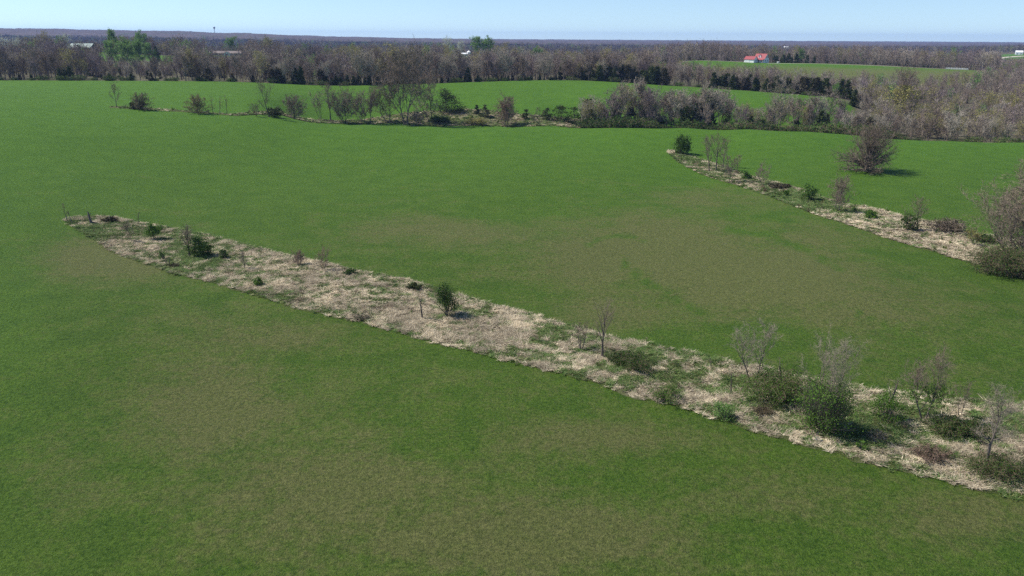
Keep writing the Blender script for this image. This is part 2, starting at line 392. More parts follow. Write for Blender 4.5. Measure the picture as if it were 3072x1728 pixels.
# where the woods begin, column by column (distance in metres)
_bu = np.array([-900, 0, 600, 850, 1000, 1215, 1400, 1560, 1700, 1850, 2000, 2200, 2400, 2540, 2660, 2800, 3072, 3900])
_by = np.array([356, 356, 356, 360, 365, 381, 395, 411, 415, 411, 403, 389, 371, 352, 262, 258, 250, 245])
def wood_edge(x, y):
    u = 1536 + x/np.maximum(y, 1)*F*1.035
    return np.interp(u, _bu, _by)
CLEAR = {'house_meadow': [(2030,560),(2045,648),(2240,656),(2330,652),(2450,648),(2650,630),(2850,604),(3000,585),(3050,540),(2900,495),(2600,470),(2350,455),(2180,490)],
         'left_paddock': [(285,560),(280,640),(540,640),(545,560)], 'barn_yard': [(150,650),(165,720),(330,720),(330,650)],
         'shed_yard': [(600,640),(610,720),(760,720),(770,640)], 'yellow_yard': [(830,590),(840,670),(960,670),(960,590)],
         'bin_yard': [(1330,690),(1330,790),(1440,790),(1440,690)], 'far_pasture': [(2590,1560),(2600,1680),(2790,1680),(2800,1560)], 'far_pasture_left': [(1000,1150),(1010,1260),(1120,1260),(1130,1150)], 'far_pasture_middle': [(1830,1100),(1840,1180),(1960,1180),(1960,1100)], 'far_yard': [(2985,1330),(2990,1560),(3140,1560),(3140,1330)]}
def _poly_in(px, py, poly):
    ins = np.zeros(np.shape(px), bool); n = len(poly)
    for k in range(n):
        x0, y0 = poly[k]; x1, y1 = poly[(k+1) % n]
        cr = ((y0 > py) != (y1 > py)) & (px < (x1-x0)*(py-y0)/(y1-y0+1e-12)+x0); ins ^= cr
    return ins
CLEARW = {k: [tuple(ground_far(u, y)[:2]) for u, y in p] for k, p in CLEAR.items()}
def in_clear(x, y):
    r = np.zeros(np.shape(x), bool)
    for p in CLEARW.values(): r |= _poly_in(x, y, p)
    return r
LIT = np.clip((V[:,1]-wood_edge(V[:,0], V[:,1])+2)/6, 0, 1)*(~in_clear(V[:,0], V[:,1]))
hm = _poly_in(V[:,0], V[:,1], CLEARW['house_meadow'])
DRY = np.where(hm, np.clip((628-V[:,1])/90, 0, 1)*1.1, np.clip(DRY, 0, 1))
zonec = np.stack([DRY, LUSH, LIT, np.ones(len(V))], 1)
mb = MB(); mb.add(V, T); me = mb.mesh('ground', M['pasture'], smooth=True)
at_ = me.color_attributes.new('zone', 'FLOAT_COLOR', 'POINT'); at_.data.foreach_set('color', zonec.astype(np.float32).ravel())
ground = tag(obj('ground', me), 'rolling spring pasture, green with thin tan patches, running back to the wooded horizon', kind='structure')

# ---------------------------------------------------------------- plants: how they grow
def unit(v): v = np.asarray(v, float); return v/(np.linalg.norm(v)+1e-9)
def limb(rng, p, d, L, n=6, wob=.18, up=.12):
    P = [np.array(p, float)]; d = unit(d)
    for _ in range(n-1):
        d = unit(d + rng.normal(size=3)*wob + np.array([0,0,up])); P.append(P[-1]+d*L/(n-1))
    return np.array(P)
def along(P, f):
    f = np.asarray(f)*(len(P)-1); k = np.minimum(f.astype(int), len(P)-2); r = (f-k)[:,None]
    return P[k]*(1-r)+P[k+1]*r, (P[k+1]-P[k])/(np.linalg.norm(P[k+1]-P[k],axis=1)[:,None]+1e-9)
def bare(seed, H=10., W=7., clear=.22, limbs=11, sub=7, twigs=9, r=.02, stems=1, lean=(0,0), tw=.035, tl=.09, up=.10, wob=.16, fork=.0, low=.9, fine=2, sub_len=.42, tilt=.35, bias=.8, lcap=.62, trunk=.86, dome=False):
    """a leafless tree: returns trunk builder, crown builder, twig tips"""
    rng = np.random.default_rng(seed); A = MB(); B = MB(); q0 = []; q1 = []; wid = []
    for st in range(stems):
        az = 2*math.pi*(st/stems)+rng.uniform(-.4,.4); k = .0 if stems == 1 else tilt*(1 if st else .35)*rng.uniform(.6,1.15)
        base = np.array([math.cos(az), math.sin(az), 0])*(.0 if stems == 1 else .03*H)
        d = np.array([math.cos(az)*k+lean[0], math.sin(az)*k+lean[1], 1.0])
        hs = H*(1 if st == 0 else rng.uniform(.7,.95)); r0 = r*H*(1 if stems == 1 else .6)
        P = limb(rng, base-np.array([0,0,.12]), d, hs*trunk, 8, .07, .05)
        R = r0*np.linspace(1,.18,8); R[0] *= 1.35
        A.tube(P, R, 6)
        nl = max(3, int(limbs/(stems**.6)))
        ga = rng.uniform(0,6.28)
        for i in range(nl):
            f = clear+(1-clear)*((i+rng.uniform(.1,.9))/nl)**bias; f = min(f, .97)
            p, td = along(P, np.array([f])); p = p[0]; td = td[0]
            ga += 2.4+rng.uniform(-.5,.5)
            g = (f-clear)/(1-clear)
            el = math.radians(rng.uniform(8,40)*low + 45*g + 38*fork)
            out = np.array([math.cos(ga)*math.cos(el), math.sin(ga)*math.cos(el), math.sin(el)])
            prof = math.sqrt(max(.06, 1-(abs(g-.33)/.72)**2))
            L = min(.5*W*prof/max(math.cos(el),.45), H*lcap)*rng.uniform(.8,1.1)
            if dome:                                    # many limbs fanning from a short trunk into a rounded head
                el = math.radians(4+82*g**1.05+rng.uniform(-7,7)); out = np.array([math.cos(ga)*math.cos(el), math.sin(ga)*math.cos(el), math.sin(el)])
                L = (.5*W*math.cos(el)**2+max(H-p[2]-.06*H, .3*H)*math.sin(el)**2)*rng.uniform(.8,1.0); td = td*0
            lp = limb(rng, p, out+.25*td, L, 6, wob, up)
            lr = max(.012, np.interp(f, np.linspace(0,1,8), R)*.62)
            A.tube(lp, lr*np.linspace(1,.2,6), 4)
            fs = np.linspace(.22, .98, sub)+rng.uniform(-.05,.05,sub); fs = np.clip(fs,.1,1)
            sp, sd = along(lp, fs)
            for m in range(sub):
                dd = sd[m]*.75+rng.normal(size=3)*.62+np.array([0,0,.22])
                SL = L*sub_len*(1.12-.6*fs[m])*rng.uniform(.7,1.3)+.03*H
                bp = limb(rng, sp[m], dd, SL, 4, wob*1.1, up)
                br = max(.007, lr*(1-.75*fs[m])*.55)
                B.tube(bp, br*np.linspace(1,.35,4), 3)
                fp, fd = along(bp, np.clip(np.linspace(.15,1,twigs)+rng.uniform(-.06,.06,twigs),0,1))
                q0.append(fp); q1.append(fd)
    q0 = np.concatenate(q0); q1 = np.concatenate(q1); n = len(q0)
    d = q1*.75+rng.normal(size=(n,3))*.55+np.array([0,0,.2]); d /= np.linalg.norm(d,axis=1)[:,None]
    L = tl*H*rng.uniform(.55,1.35,n)[:,None]; tips = q0+d*L
    B.slivers(q0, tips, tw, rng=rng)
    allt = [tips]
    for _ in range(fine):
        f = rng.uniform(.2,.9,(n,1)); b = q0+d*L*f; d2 = d*.7+rng.normal(size=(n,3))*.6; d2 /= np.linalg.norm(d2,axis=1)[:,None]
        e = b+d2*L*.55*rng.uniform(.5,1.3,(n,1)); B.slivers(b, e, tw*.75, rng=rng); allt.append(e)
    return A, B, np.concatenate(allt)
def leafy(seed, H=3., W=2.6, n=2600, leaf=.11, stems=7, base=.12, clumps=46, spread=.34, peak=None, twigs=220):
    """a leafy shrub: stems, and foliage in clumps within an uneven dome"""
    rng = np.random.default_rng(seed); A = MB(); B = MB()
    C = []
    while len(C) < clumps:
        p = rng.uniform(-1,1,3)
        z = rng.uniform(base,1)
        rr = math.hypot(p[0],p[1]); lim = math.sqrt(max(0,1-((z-.45)/.58)**2))*rng.uniform(.72,1.08)
        if rr < lim and (rr > lim*.35 or rng.random() < .35):
            zz = z*(1 if peak is None else peak(p[0]))
            C.append((p[0]*W/2, p[1]*W/2, zz*H))
    C = np.array(C)
    for i in range(stems):
        tgt = C[rng.integers(len(C))]
        P = limb(rng, (rng.normal()*.06*W, rng.normal()*.06*W, -.06), tgt*np.array([.6,.6,1.2]), np.linalg.norm(tgt)*.95, 6, .12, .03)
        A.tube(P, .012*H*np.linspace(1,.3,6)*rng.uniform(.7,1.2), 4)
    k = rng.integers(len(C), size=n)
    cs_ = rng.uniform(.55,1.5,len(C)); P = C[k]+rng.normal(size=(n,3))*np.array([W,W,H*.85])*spread*.28*cs_[k][:,None]
    P[:,2] = np.maximum(P[:,2], .03)
    B.leaves(P, leaf, rng=rng)
    k = rng.integers(len(C), size=twigs); e = C[k]*rng.uniform(.9,1.25,(twigs,1))+rng.normal(size=(twigs,3))*.10*H; e[:,2] = np.abs(e[:,2]); s0 = e*rng.uniform(.45,.8,(twigs,1)); s0[:,2] *= .8
    A.slivers(s0, e+rng.normal(size=(twigs,3))*.05, .022, rng=rng)
    return A, B
def thicket(seed, W=4., D=2., H=1.3, stems=60, n=900, leaf=.09, tw=.03):
    """arching canes and brambles in a low heap"""
    rng = np.random.default_rng(seed); A = MB(); B = MB(); pts = []
    for i in range(stems):
        a = rng.uniform(0,6.28); rr = math.sqrt(rng.random())
        p = np.array([math.cos(a)*rr*W*.42, math.sin(a)*rr*D*.42, -.04]); az = rng.uniform(0,6.28)
        h = H*rng.uniform(.6,1.15)*(1-.45*rr*rr); L = rng.uniform(.5,1.1)*H
        tt = np.linspace(0,1,7)[:,None]
        P = p+np.array([math.cos(az),math.sin(az),0])*L*tt+np.array([0,0,1])*(h*4*tt*(1-tt*.72)*.62)+rng.normal(size=(7,3))*.04*H*tt
        A.tube(P, .011*np.linspace(1,.4,7)*(1+H*.25), 3); pts.append(along(P, rng.uniform(.2,1,10))[0])
    pts = np.concatenate(pts); m = len(pts)
    for _ in range(2): A.slivers(pts, pts+rng.normal(size=(m,3))*np.array([.24,.24,.2])*H*.6, tw, rng=rng)
    k = rng.integers(m, size=n); B.leaves(pts[k]+rng.normal(size=(n,3))*.10*H, leaf, rng=rng)
    return A, B
def cedar(seed, H=6., W=3.6, n=1500, leaf=.3, clumps=80, skew=0.0, low=.04, power=.75):
    rng = np.random.default_rng(seed); A = MB(); B = MB()
    A.tube(np.array([[0,0,-.1],[skew*.1,0,H*.5],[skew*.1,0,H*.97]]), np.array([.022,.014,.003])*H, 5)
    z = low+(1-low)*rng.random(clumps)**1.25; az = rng.uniform(0,6.28,clumps)
    lob = 1+.22*np.sin(az*3+seed)+.15*rng.normal(size=clumps)
    R = .5*W*np.clip((1-z)**power+.04,0,1)*np.clip(lob,.5,1.4)*rng.uniform(.55,1.0,clumps)
    low_in = np.clip(z/.14,.45,1); R *= low_in
    C = np.stack([np.cos(az)*R+skew*(1-z)*W*.5, np.sin(az)*R, z*H], 1)
    for k in range(0, clumps, 3):
        A.slivers(np.array([[0,0,C[k,2]*.85]]), C[k:k+1], .05, rng=rng)
    k = rng.integers(clumps, size=n); dirs = C[k]*np.array([1,1,0]); dirs /= np.linalg.norm(dirs,axis=1)[:,None]+1e-6; dirs[:,2] += .7
    P = C[k]+rng.normal(size=(n,3))*np.array([.085*W,.085*W,.045*H])
    P[:,2] = np.maximum(P[:,2], .04*H)
    B.leaves(P, leaf, rng=rng, elong=2.0, droop=dirs)
    top = rng.integers(20,30); zz = rng.uniform(.86,1.03,top); Q = np.stack([rng.normal(size=top)*.03*W+skew*(1-zz)*W*.5, rng.normal(size=top)*.03*W, zz*H],1)
    B.leaves(Q, leaf*.8, rng=rng, elong=2.2, droop=np.array([0,0,1.2]))
    return A, B

def span(p, vtop, wpx):                       # metres tall and wide for a plant at ground point p reaching photo row vtop
    fwd = -CR[:,2]; dep = float((p-CAM) @ fwd)
    u, v = pix(p); h = max(.15, (v-vtop)/F*dep)
    for _ in range(6):
        vv = pix(p+np.array([0,0,h]))[1]; h *= (v-vtop)/max(v-vv, 1e-3)
    return h, wpx/F*dep
def plant(name, label, cat, p, parts, rz=0.0, sc=1.0, group=None, sink=.03):
    e = empty(name, (p[0], p[1], p[2]-sink), rz, sc); tag(e, label, cat, group)
    for nm, me in parts: obj(nm, me, e)
    return e

# shared kits for the many trees of the woods: (H, trunk mesh, crown mesh[, foliage mesh])
def kit_bare(seed, twig='wood_twig', bk='bark', **kw):
    A, B, tips = bare(seed, **kw); return [('trunk', A.mesh('trunk', M[bk])), ('crown', B.mesh('crown', M[twig]))], tips
KIT = {'bare': [], 'bud': [], 'fresh': [], 'cedar': [], 'brush': [], 'blossom': []}
for k, kw in enumerate((dict(H=10, W=7, limbs=12), dict(H=10, W=8.5, clear=.28, limbs=12, low=.8), dict(H=10, W=6, stems=2, limbs=14, fork=.3), dict(H=10, W=7.5, clear=.16, limbs=13, wob=.22),
                        dict(H=10, W=5.2, clear=.3, limbs=11, fork=.5), dict(H=10, W=9, clear=.2, limbs=13, fork=.2), dict(H=10, W=6.5, stems=3, limbs=15, fork=.4))):
    KIT['bare'].append(kit_bare(100+k, twig=('wood_twig','wood_pale','wood_brown','wood_mauve','wood_brown','wood_twig','wood_pale')[k], tw=.085, fine=3, twigs=11, r=.024, **kw)[0])
for k in range(3):
    parts, tips = kit_bare(150+k, H=10, W=7.5+k, limbs=12, twigs=8, tw=.07); rng = np.random.default_rng(k)
    L = MB(); sel = tips[rng.random(len(tips)) < .62]; L.leaves(sel, .20, rng=rng); KIT['bud'].append(parts+[('foliage', L.mesh('foliage', M['leaf_bud']))])
for k in range(3):
    parts, tips = kit_bare(170+k, H=10, W=9.5, limbs=12, twigs=8, tw=.04); rng = np.random.default_rng(k+9)
    L = MB(); P = np.concatenate([tips, tips+rng.normal(size=tips.shape)*.25]); L.leaves(P, .30, rng=rng); KIT['fresh'].append(parts+[('foliage', L.mesh('foliage', M['leaf_fresh']))])
parts, tips = kit_bare(190, H=10, W=9, limbs=11, twigs=7); rng = np.random.default_rng(3)
L = MB(); L.leaves(tips, .26, rng=rng); KIT['blossom'].append(parts+[('foliage', L.mesh('foliage', M['blossom']))])
for k in range(5):
    A, B = cedar(200+k, 6, 3.4+.35*k, n=1300, power=(.7,.85,.6,.75,.9)[k]); KIT['cedar'].append([('trunk', A.mesh('trunk', M['bark'])), ('foliage', B.mesh('foliage', M['cedar' if k != 3 else 'cedar_brown']))])
for k in range(4):
    A, B = thicket(230+k, 5, 3.5, 2.2, stems=70, n=(900,1800,600,2200)[k], leaf=.18, tw=.05)
    KIT['brush'].append([('canes', A.mesh('canes', M['cane'])), ('foliage', B.mesh('foliage', M['leaf_dark' if k % 2 else 'leaf']))])

# ---------------------------------------------------------------- rough strips of dead grass
STRAW = np.array([(.80,.70,.52), (.66,.56,.40), (.52,.43,.30), (.70,.61,.43), (.36,.285,.195)]); GREEN = np.array([(.10,.19,.05), (.16,.24,.07), (.08,.15,.04), (.26,.28,.12)])
def rough_strip(name, upper, lower, label, n_along, n_across, dens, green_at=(), gbias=0.0, seed=1, bl=.62, bw=.05, hum=.07):
    rng = np.random.default_rng(seed)
    def line(px):
        W_ = np.array([ground_at(u, v) for u, v in px]); cl = np.concatenate([[0], np.cumsum(np.linalg.norm(np.diff(W_[:,:2],axis=0),axis=1))])
        tt = np.linspace(0, cl[-1], n_along); return np.stack([np.interp(tt, cl, W_[:,0]), np.interp(tt, cl, W_[:,1])], 1)
    U, Lw = line(upper), line(lower)
    def place(t, w):
        f = t*(n_along-1); k = np.minimum(f.astype(int), n_along-2); r = (f-k)[:,None]
        a = U[k]*(1-r)+U[k+1]*r; b = Lw[k]*(1-r)+Lw[k+1]*r
        return a*(1-w[:,None])+b*w[:,None]
    gp = [(ground_at(u, v)[:2], r, s) for u, v, r, s in green_at]
    def greenness(xy):
        g = (fbm(xy[:,0]*.14+3*seed, xy[:,1]*.14, 3)-.5)*1.5+(fbm(xy[:,0]*.95, xy[:,1]*.95+seed, 3)-.5)*3.2+gbias
        for c, r, s in gp: g = g+s*np.exp(-((xy-c)**2).sum(1)/r**2)
        return g
    t_, w_ = np.meshgrid(np.linspace(0,1,n_along), np.linspace(0,1,n_across), indexing='ij')
    ws = w_.ravel()
    xy = place(t_.ravel(), ws)
    jit = ((fbm(xy[:,0]*.5, xy[:,1]*.5, 3)-.5)*1.6)[:,None]
    nrm = (Lw-U); nrm = nrm/(np.linalg.norm(nrm,axis=1)[:,None]+1e-6); nrm = np.repeat(nrm, n_across, 0)
    edge = (np.abs(ws-.5)*2)[:,None]**3
    xy = xy+nrm*jit*edge
    bulge = np.sqrt(np.clip(4*ws*(1-ws),0,1))
    z = height(xy[:,0], xy[:,1])+.016+bulge*hum*(.2+1.5*fbm(xy[:,0]*.8, xy[:,1]*.8, 3))
    g = np.clip(greenness(xy)*1.3+.35, 0, 1)[:,None]
    dark = fbm(xy[:,0]*.35+40, xy[:,1]*.35, 3)[:,None]
    tint = (STRAW[2]*.8*(1-dark*.6))*(1-g)+np.array([.11,.14,.045])*g
    ef = np.clip((np.abs(ws-.5)*2-.80+.30*(fbm(xy[:,0]*.9, xy[:,1]*.9, 3)-.5))/.2, 0, 1)[:,None]; tint = tint*(1-ef)+np.array([.075,.115,.025])*ef      # frays into the pasture
    i = np.arange(n_along-1)[:,None]*n_across; j = np.arange(n_across-1)[None]
    T = np.concatenate([np.stack([i+j, i+n_across+j, i+n_across+j+1],-1).reshape(-1,3), np.stack([i+j, i+n_across+j+1, i+j+1],-1).reshape(-1,3)])
    m = MB(); m.add(np.stack([xy[:,0], xy[:,1], z], 1), T, col=np.concatenate([tint, np.ones((len(tint),1))],1))
    sh = tag(obj(name, m.mesh(name, M['thatch'], smooth=True)), label+', its matted ground', kind='structure')
    # tussocks
    wid = np.linalg.norm(U-Lw,axis=1); ln = np.linalg.norm(np.diff(U,axis=0),axis=1).sum(); N = int(dens*wid.mean()*ln)
    t = rng.random(N*3); keep = rng.random(N*3) < np.interp(t, np.linspace(0,1,n_along), wid)/wid.max(); t = t[keep][:N]; N = len(t)
    w = rng.beta(.95,.95,N)*1.02-.01; P = place(t, w); P = P+rng.normal(size=P.shape)*.12; kp = rng.random(N) < np.where((w < .0) | (w > 1.0), .22, np.where((w < .05) | (w > .95), .6, 1.0))*np.clip(.25+1.6*fbm(P[:,0]*1.1+5, P[:,1]*1.1, 3), .2, 1); t = t[kp]; w = w[kp]; P = P[kp]; N = len(P)
    nb = 26
    C = np.repeat(P, nb, 0); hz = np.repeat(fbm(P[:,0]*.8,P[:,1]*.8,3), nb)
    lay = np.repeat(fbm(P[:,0]*.25, P[:,1]*.25+9, 2)*12, nb)+rng.normal(size=len(C))*1.5
    gr = np.repeat(greenness(P)+rng.normal(size=N)*.30, nb)+rng.normal(size=len(C))*.16 > .22
    L_ = bl*rng.uniform(.5,1.35,len(C))*np.where(gr, .6, 1.0)*(.6+.8*hz)
    rise = np.where(gr, rng.uniform(.3,.8,len(C)), rng.uniform(.08,.5,len(C)))
    B0 = np.stack([C[:,0]+rng.normal(size=len(C))*.11, C[:,1]+rng.normal(size=len(C))*.11, height(P[:,0],P[:,1]).repeat(nb)+.02+hum*(.2+1.2*hz)], 1)
    D_ = np.stack([np.cos(lay), np.sin(lay), np.zeros(len(C))], 1)
    mid = B0+D_*(L_*.45)[:,None]+np.array([0,0,1])*(L_*rise*.75)[:,None]; tip = B0+D_*L_[:,None]+np.array([0,0,1])*(L_*rise*.55)[:,None]
    sd = np.stack([-D_[:,1], D_[:,0], np.zeros(len(C))],1)+rng.normal(size=(len(C),3))*.35; sd *= (bw*.5*rng.uniform(.6,1.4,len(C)))[:,None]
    tip = tip+(mid-.5*(B0+tip))*.6
    Vb = np.stack([B0-sd, B0+sd, tip], 1).reshape(-1,3); Tb = np.arange(3*len(C)).reshape(-1,3)
    ci = rng.integers(5, size=len(C)); cg = rng.integers(4, size=len(C))
    patch = np.repeat(fbm(P[:,0]*.35+40, P[:,1]*.35, 3), nb)[:,None]
    colr = np.where(gr[:,None], GREEN[cg], STRAW[ci]*(1.38-.95*patch)); colr = colr*rng.uniform(.82,1.12,(len(C),1))*np.repeat(rng.uniform(.55,1.2,N), nb)[:,None]
    colr = np.concatenate([colr, np.ones((len(colr),1))],1).repeat(3,0)
    # weeds and old stalks standing in it
    nw = int(N*.018); k = rng.integers(N, size=nw); m = MB()
    for q in k:
        g_ = rng.random(); x, y = P[q]; z = float(height(x, y)); h = bl*rng.uniform(.6,2.0); ns = int(rng.integers(10,34)); rad = h*rng.uniform(.3,.9)
        b0 = np.stack([x+rng.normal(size=ns)*rad*.3, y+rng.normal(size=ns)*rad*.3, np.full(ns, z)], 1); b1 = b0+np.stack([rng.normal(size=ns)*rad*.5, rng.normal(size=ns)*rad*.5, h*rng.uniform(.4,1.1,ns)], 1)
        d = rng.normal(size=(ns,3)); d[:,2] = 0; d *= bw*.45/(np.linalg.norm(d,axis=1)[:,None]+1e-6)
        cc = np.array([(.17,.12,.08), (.24,.17,.12), (.08,.13,.03), (.13,.18,.05)][int(g_*4)])*rng.uniform(.7,1.2)
        m.add(np.stack([b0-d, b0+d, b1], 1).reshape(-1,3), np.arange(3*ns).reshape(-1,3), col=(*cc, 1))
        if g_ > .5:
            L2 = MB(); L2.leaves(b0+(b1-b0)*rng.uniform(.3,1,(ns,1)), bw*2.2, rng=rng); m.add(np.concatenate(L2.v), np.concatenate(L2.t), col=(*(cc*1.1), 1))
    if nw: tag(obj('weeds', m.mesh('weeds', M['straw'])), 'scattered brown stalks and green weeds standing in '+label.split(' in ')[-1] if ' in ' in label else 'scattered weeds standing in the rough grass', 'weeds', kind='stuff')
    m = MB(); m.add(Vb, Tb, col=colr)
    tag(obj('dead_grass', m.mesh('dead_grass', M['straw'])), label, 'grass', kind='stuff')
S = 3072/2576
sc_ = lambda L: [(u*S, v*S) for u, v in L]
rough_strip('grass_strip_ground',
    sc_([(165,549),(190,545),(230,543),(290,546),(400,567),(520,590),(640,620),(760,650),(900,680),(1010,700),(1140,735),(1250,768),(1400,808),(1550,848),(1700,878),(1850,910),(2000,943),(2120,965),(2250,985),(2400,1000),(2576,1018),(2800,1040)]),
    sc_([(163,553),(175,566),(215,592),(280,632),(370,665),(440,690),(530,710),(640,742),(740,775),(880,805),(1000,838),(1130,870),(1260,905),(1400,940),(1480,960),(1600,1000),(1750,1035),(1900,1085),(2050,1125),(2200,1170),(2350,1205),(2500,1240),(2600,1262),(2850,1320)]),
    'pale dead grass with green tufts in the long foreground strip', 420, 40, 12.5, seed=3, gbias=.21, bl=.52, bw=.034,
    green_at=((300,700,5,1.0),(560,790,6,.9),(470,700,3,.7),(1690,1000,3,1.2),(1860,1080,4,.6),(2000,1120,4,.3),(2200,1180,4,.4),(2400,1230,4,.3),(2650,1290,4,.3),(2850,1330,4,.3),(980,905,3,-.7),(1230,945,4,-.9),(1500,1000,5,-.6),(2900,1500,5,-.6),(2000,1210,4,-.5),(880,860,4,-.5)))
rough_strip('grass_strip_ground',
    sc_([(1678,378),(1700,379),(1750,395),(1830,420),(1900,445),(1980,465),(2060,490),(2120,510),(2200,525),(2280,545),(2350,560),(2450,585),(2576,610),(2800,650)]),
    sc_([(1678,382),(1700,405),(1760,437),(1850,466),(1950,500),(2050,540),(2130,565),(2250,605),(2350,635),(2450,665),(2576,703),(2850,780)]),
    'pale dead grass in the strip slanting down the right slope', 300, 28, 5, seed=5, gbias=.20, bl=.65, bw=.08,
    green_at=((2050,475,6,1.2),(2360,590,6,1.3),(2450,615,6,1.1),(2180,520,5,.5),(2700,710,7,-.8),(2850,770,6,-.7)))
rough_strip('grass_strip_ground', [(330,318),(420,322),(560,331),(700,342)], [(328,323),(430,330),(560,337),(700,347)],
    'thin line of pale grass below the far left bushes', 120, 8, .8, seed=8, bl=.7, bw=.14, hum=.05, gbias=.75)
rough_strip('grass_strip_ground', [(700,341),(900,352),(1090,357),(1290,332),(1400,326),(1500,335),(1600,345),(1780,352)],
    [(700,348),(900,361),(1090,372),(1290,377),(1400,378),(1500,379),(1600,380),(1780,381)],
    'rough yellowish grass in the hollow between the two fields', 200, 26, 1.2, seed=9, bl=.8, bw=.15, hum=.15, gbias=.55)

# ---------------------------------------------------------------- single plants one can point to
SEED = [1000]
def nseed(): SEED[0] += 1; return SEED[0]
def do_bare(u, v, vt, w, label, cat='tree', name='bare_tree', twig='twig', bk='bark', group=None, leaves=None, lfrac=.5, lsize=.12, lband=(0,1), **kw):
    p = ground_at(u, v); H, W = span(p, vt, w); dist = np.linalg.norm(p-CAM); kw.setdefault('tw', max(.012, .00030*dist) if dist > 120 else max(.012, .00023*dist)); kw.setdefault('fine', 4 if dist > 120 else 5)
    kw['r'] = kw.get('r', .02)*(1.8 if dist < 120 else 1.1)
    A, B, tips = bare(nseed(), H=H, W=W, **kw)
    parts = [('trunk', A.mesh('trunk', M[bk])), ('crown', B.mesh('crown', M[twig]))]
    if leaves:
        rng = np.random.default_rng(SEED[0]); L = MB(); L.leaves(tips[(rng.random(len(tips)) < lfrac) & (tips[:,2] > lband[0]*H) & (tips[:,2] < lband[1]*H)], lsize, rng=rng); parts.append(('foliage', L.mesh('foliage', M[leaves])))
    return plant(name, label, cat, p, parts, group=group)
def do_leafy(u, v, vt, w, label, mat='leaf', name='green_shrub', n=2400, leaf=None, **kw):
    p = ground_at(u, v); H, W = span(p, vt, w); leaf = leaf or max(.07, .0011*np.linalg.norm(p-CAM))
    A, B = leafy(nseed(), H=H, W=W, n=n, leaf=leaf, **kw)
    return plant(name, label, 'shrub', p, [('stems', A.mesh('stems', M['bark'])), ('foliage', B.mesh('foliage', M[mat]))])
def do_thicket(u, v, vt, w, label, mat='leaf_dark', twig='cane', name='bramble_thicket', depth=.55, n=900, stems=70, leaf=None, rz=0.0, cat='shrub'):
    p = ground_at(u, v); H, W = span(p, vt, w); d = np.linalg.norm(p-CAM); leaf = leaf or max(.06, .0010*d)
    A, B = thicket(nseed(), W=W, D=max(W*depth, H), H=H, stems=stems, n=int(n*4.6), leaf=leaf, tw=max(.014, .0003*d))
    return plant(name, label, cat, p, [('canes', A.mesh('canes', M[twig])), ('foliage', B.mesh('foliage', M[mat]))], rz=rz)
def do_cedar(u, v, vt, w, label, name='cedar_tree', mat='cedar', n=1500, **kw):
    p = ground_at(u, v); H, W = span(p, vt, w)
    A, B = cedar(nseed(), H=H, W=W, n=n, leaf=max(.10, .00085*np.linalg.norm(p-CAM)), **kw)
    return plant(name, label, 'tree', p, [('trunk', A.mesh('trunk', M['bark'])), ('foliage', B.mesh('foliage', M[mat]))])
SAP = dict(limbs=11, sub=6, twigs=7, r=.021, clear=.28, fork=.5, fine=2)
THIN = dict(limbs=5, sub=3, twigs=4, r=.024, clear=.3, fork=.7, fine=1)
# foreground strip, from its left tip to the right edge of the picture
do_bare(203, 664, 612, 18, 'thin dead sapling at the very left tip of the foreground strip', name='bare_sapling', **THIN)
do_bare(217, 672, 631, 16, 'short dead sapling just right of the leftmost sapling', name='bare_sapling', **THIN)
p = ground_at(272, 671); H, _ = span(p, 633, 10)
rng = np.random.default_rng(5); A = MB(); A.tube(np.array([[.25,0,-.1],[.08,0,.35],[-.02,0,H*.45],[-.08,.03,H*.8],[-.14,.05,H]]), np.array([.34,.22,.17,.13,.05]), 7)
for az, L in ((.3,1.5),(2.4,.7),(4.0,.6)):
    A.tube(np.array([[.15,0,.3],[.15+math.cos(az)*L*.5,math.sin(az)*L*.4,.1],[.15+math.cos(az)*L,math.sin(az)*L*.5,-.03]]), np.array([.14,.09,.03]), 5)
B = MB(); B.tube(np.array([[-.04,0,H*.6],[.2,.05,H*.72],[.28,.05,H*.9]]), np.array([.06,.04,.015]), 5)
plant('dead_snag', 'dark broken dead tree stump near the left tip of the strip', 'stump', p, [('trunk', A.mesh('trunk', M['snag'])), ('broken_limb', B.mesh('broken_limb', M['snag']))])
do_thicket(331, 664, 648, 34, 'low brown brush heap right of the dead stump', mat='cedar_brown', n=150, name='brush_heap')
do_bare(417, 671, 640, 12, 'single thin sapling on the upper edge of the left strip', name='bare_sapling', **THIN)
do_bare(393, 724, 674, 34, 'forked leafless sapling in the middle of the left strip', name='bare_sapling', stems=2, **{**SAP, 'twigs':4})
do_leafy(466, 718, 664, 44, 'small round-headed green shrub on a bare stem near the strip tip', base=.42, stems=4, n=1500, clumps=30)
do_bare(570, 769, 687, 42, 'slender bare tree standing against the round green shrub', **SAP)
do_leafy(604, 768, 712, 66, 'dense round dark green shrub beside the slender bare tree', mat='leaf_dark', n=3200, clumps=60)
do_bare(507, 796, 750, 18, 'small bare twin sapling on the lower edge below the round shrub', name='bare_sapling', stems=2, **{**THIN, 'limbs':6})
do_thicket(518, 800, 788, 34, 'grey brush heap at the foot of the twin sapling', mat='cedar_brown', n=80, name='brush_heap', stems=50)
do_leafy(486, 778, 756, 18, 'tiny green sapling left of the twin sapling', n=400, clumps=12, stems=3, name='green_sapling')
do_leafy(671, 774, 750, 26, 'small dark shrub right of the round green shrub', mat='leaf_dark', n=500, clumps=16)
do_bare(735, 807, 768, 34, 'small spreading bare sapling in the strip below centre left', name='bare_sapling', **SAP)
do_bare(900, 795, 758, 66, 'pinkish leafless bush on the upper edge of the strip', name='bare_bush', cat='shrub', twig='twig_red', bk='twig_red', stems=5, clear=.06, limbs=18, sub=6, twigs=7, r=.014)
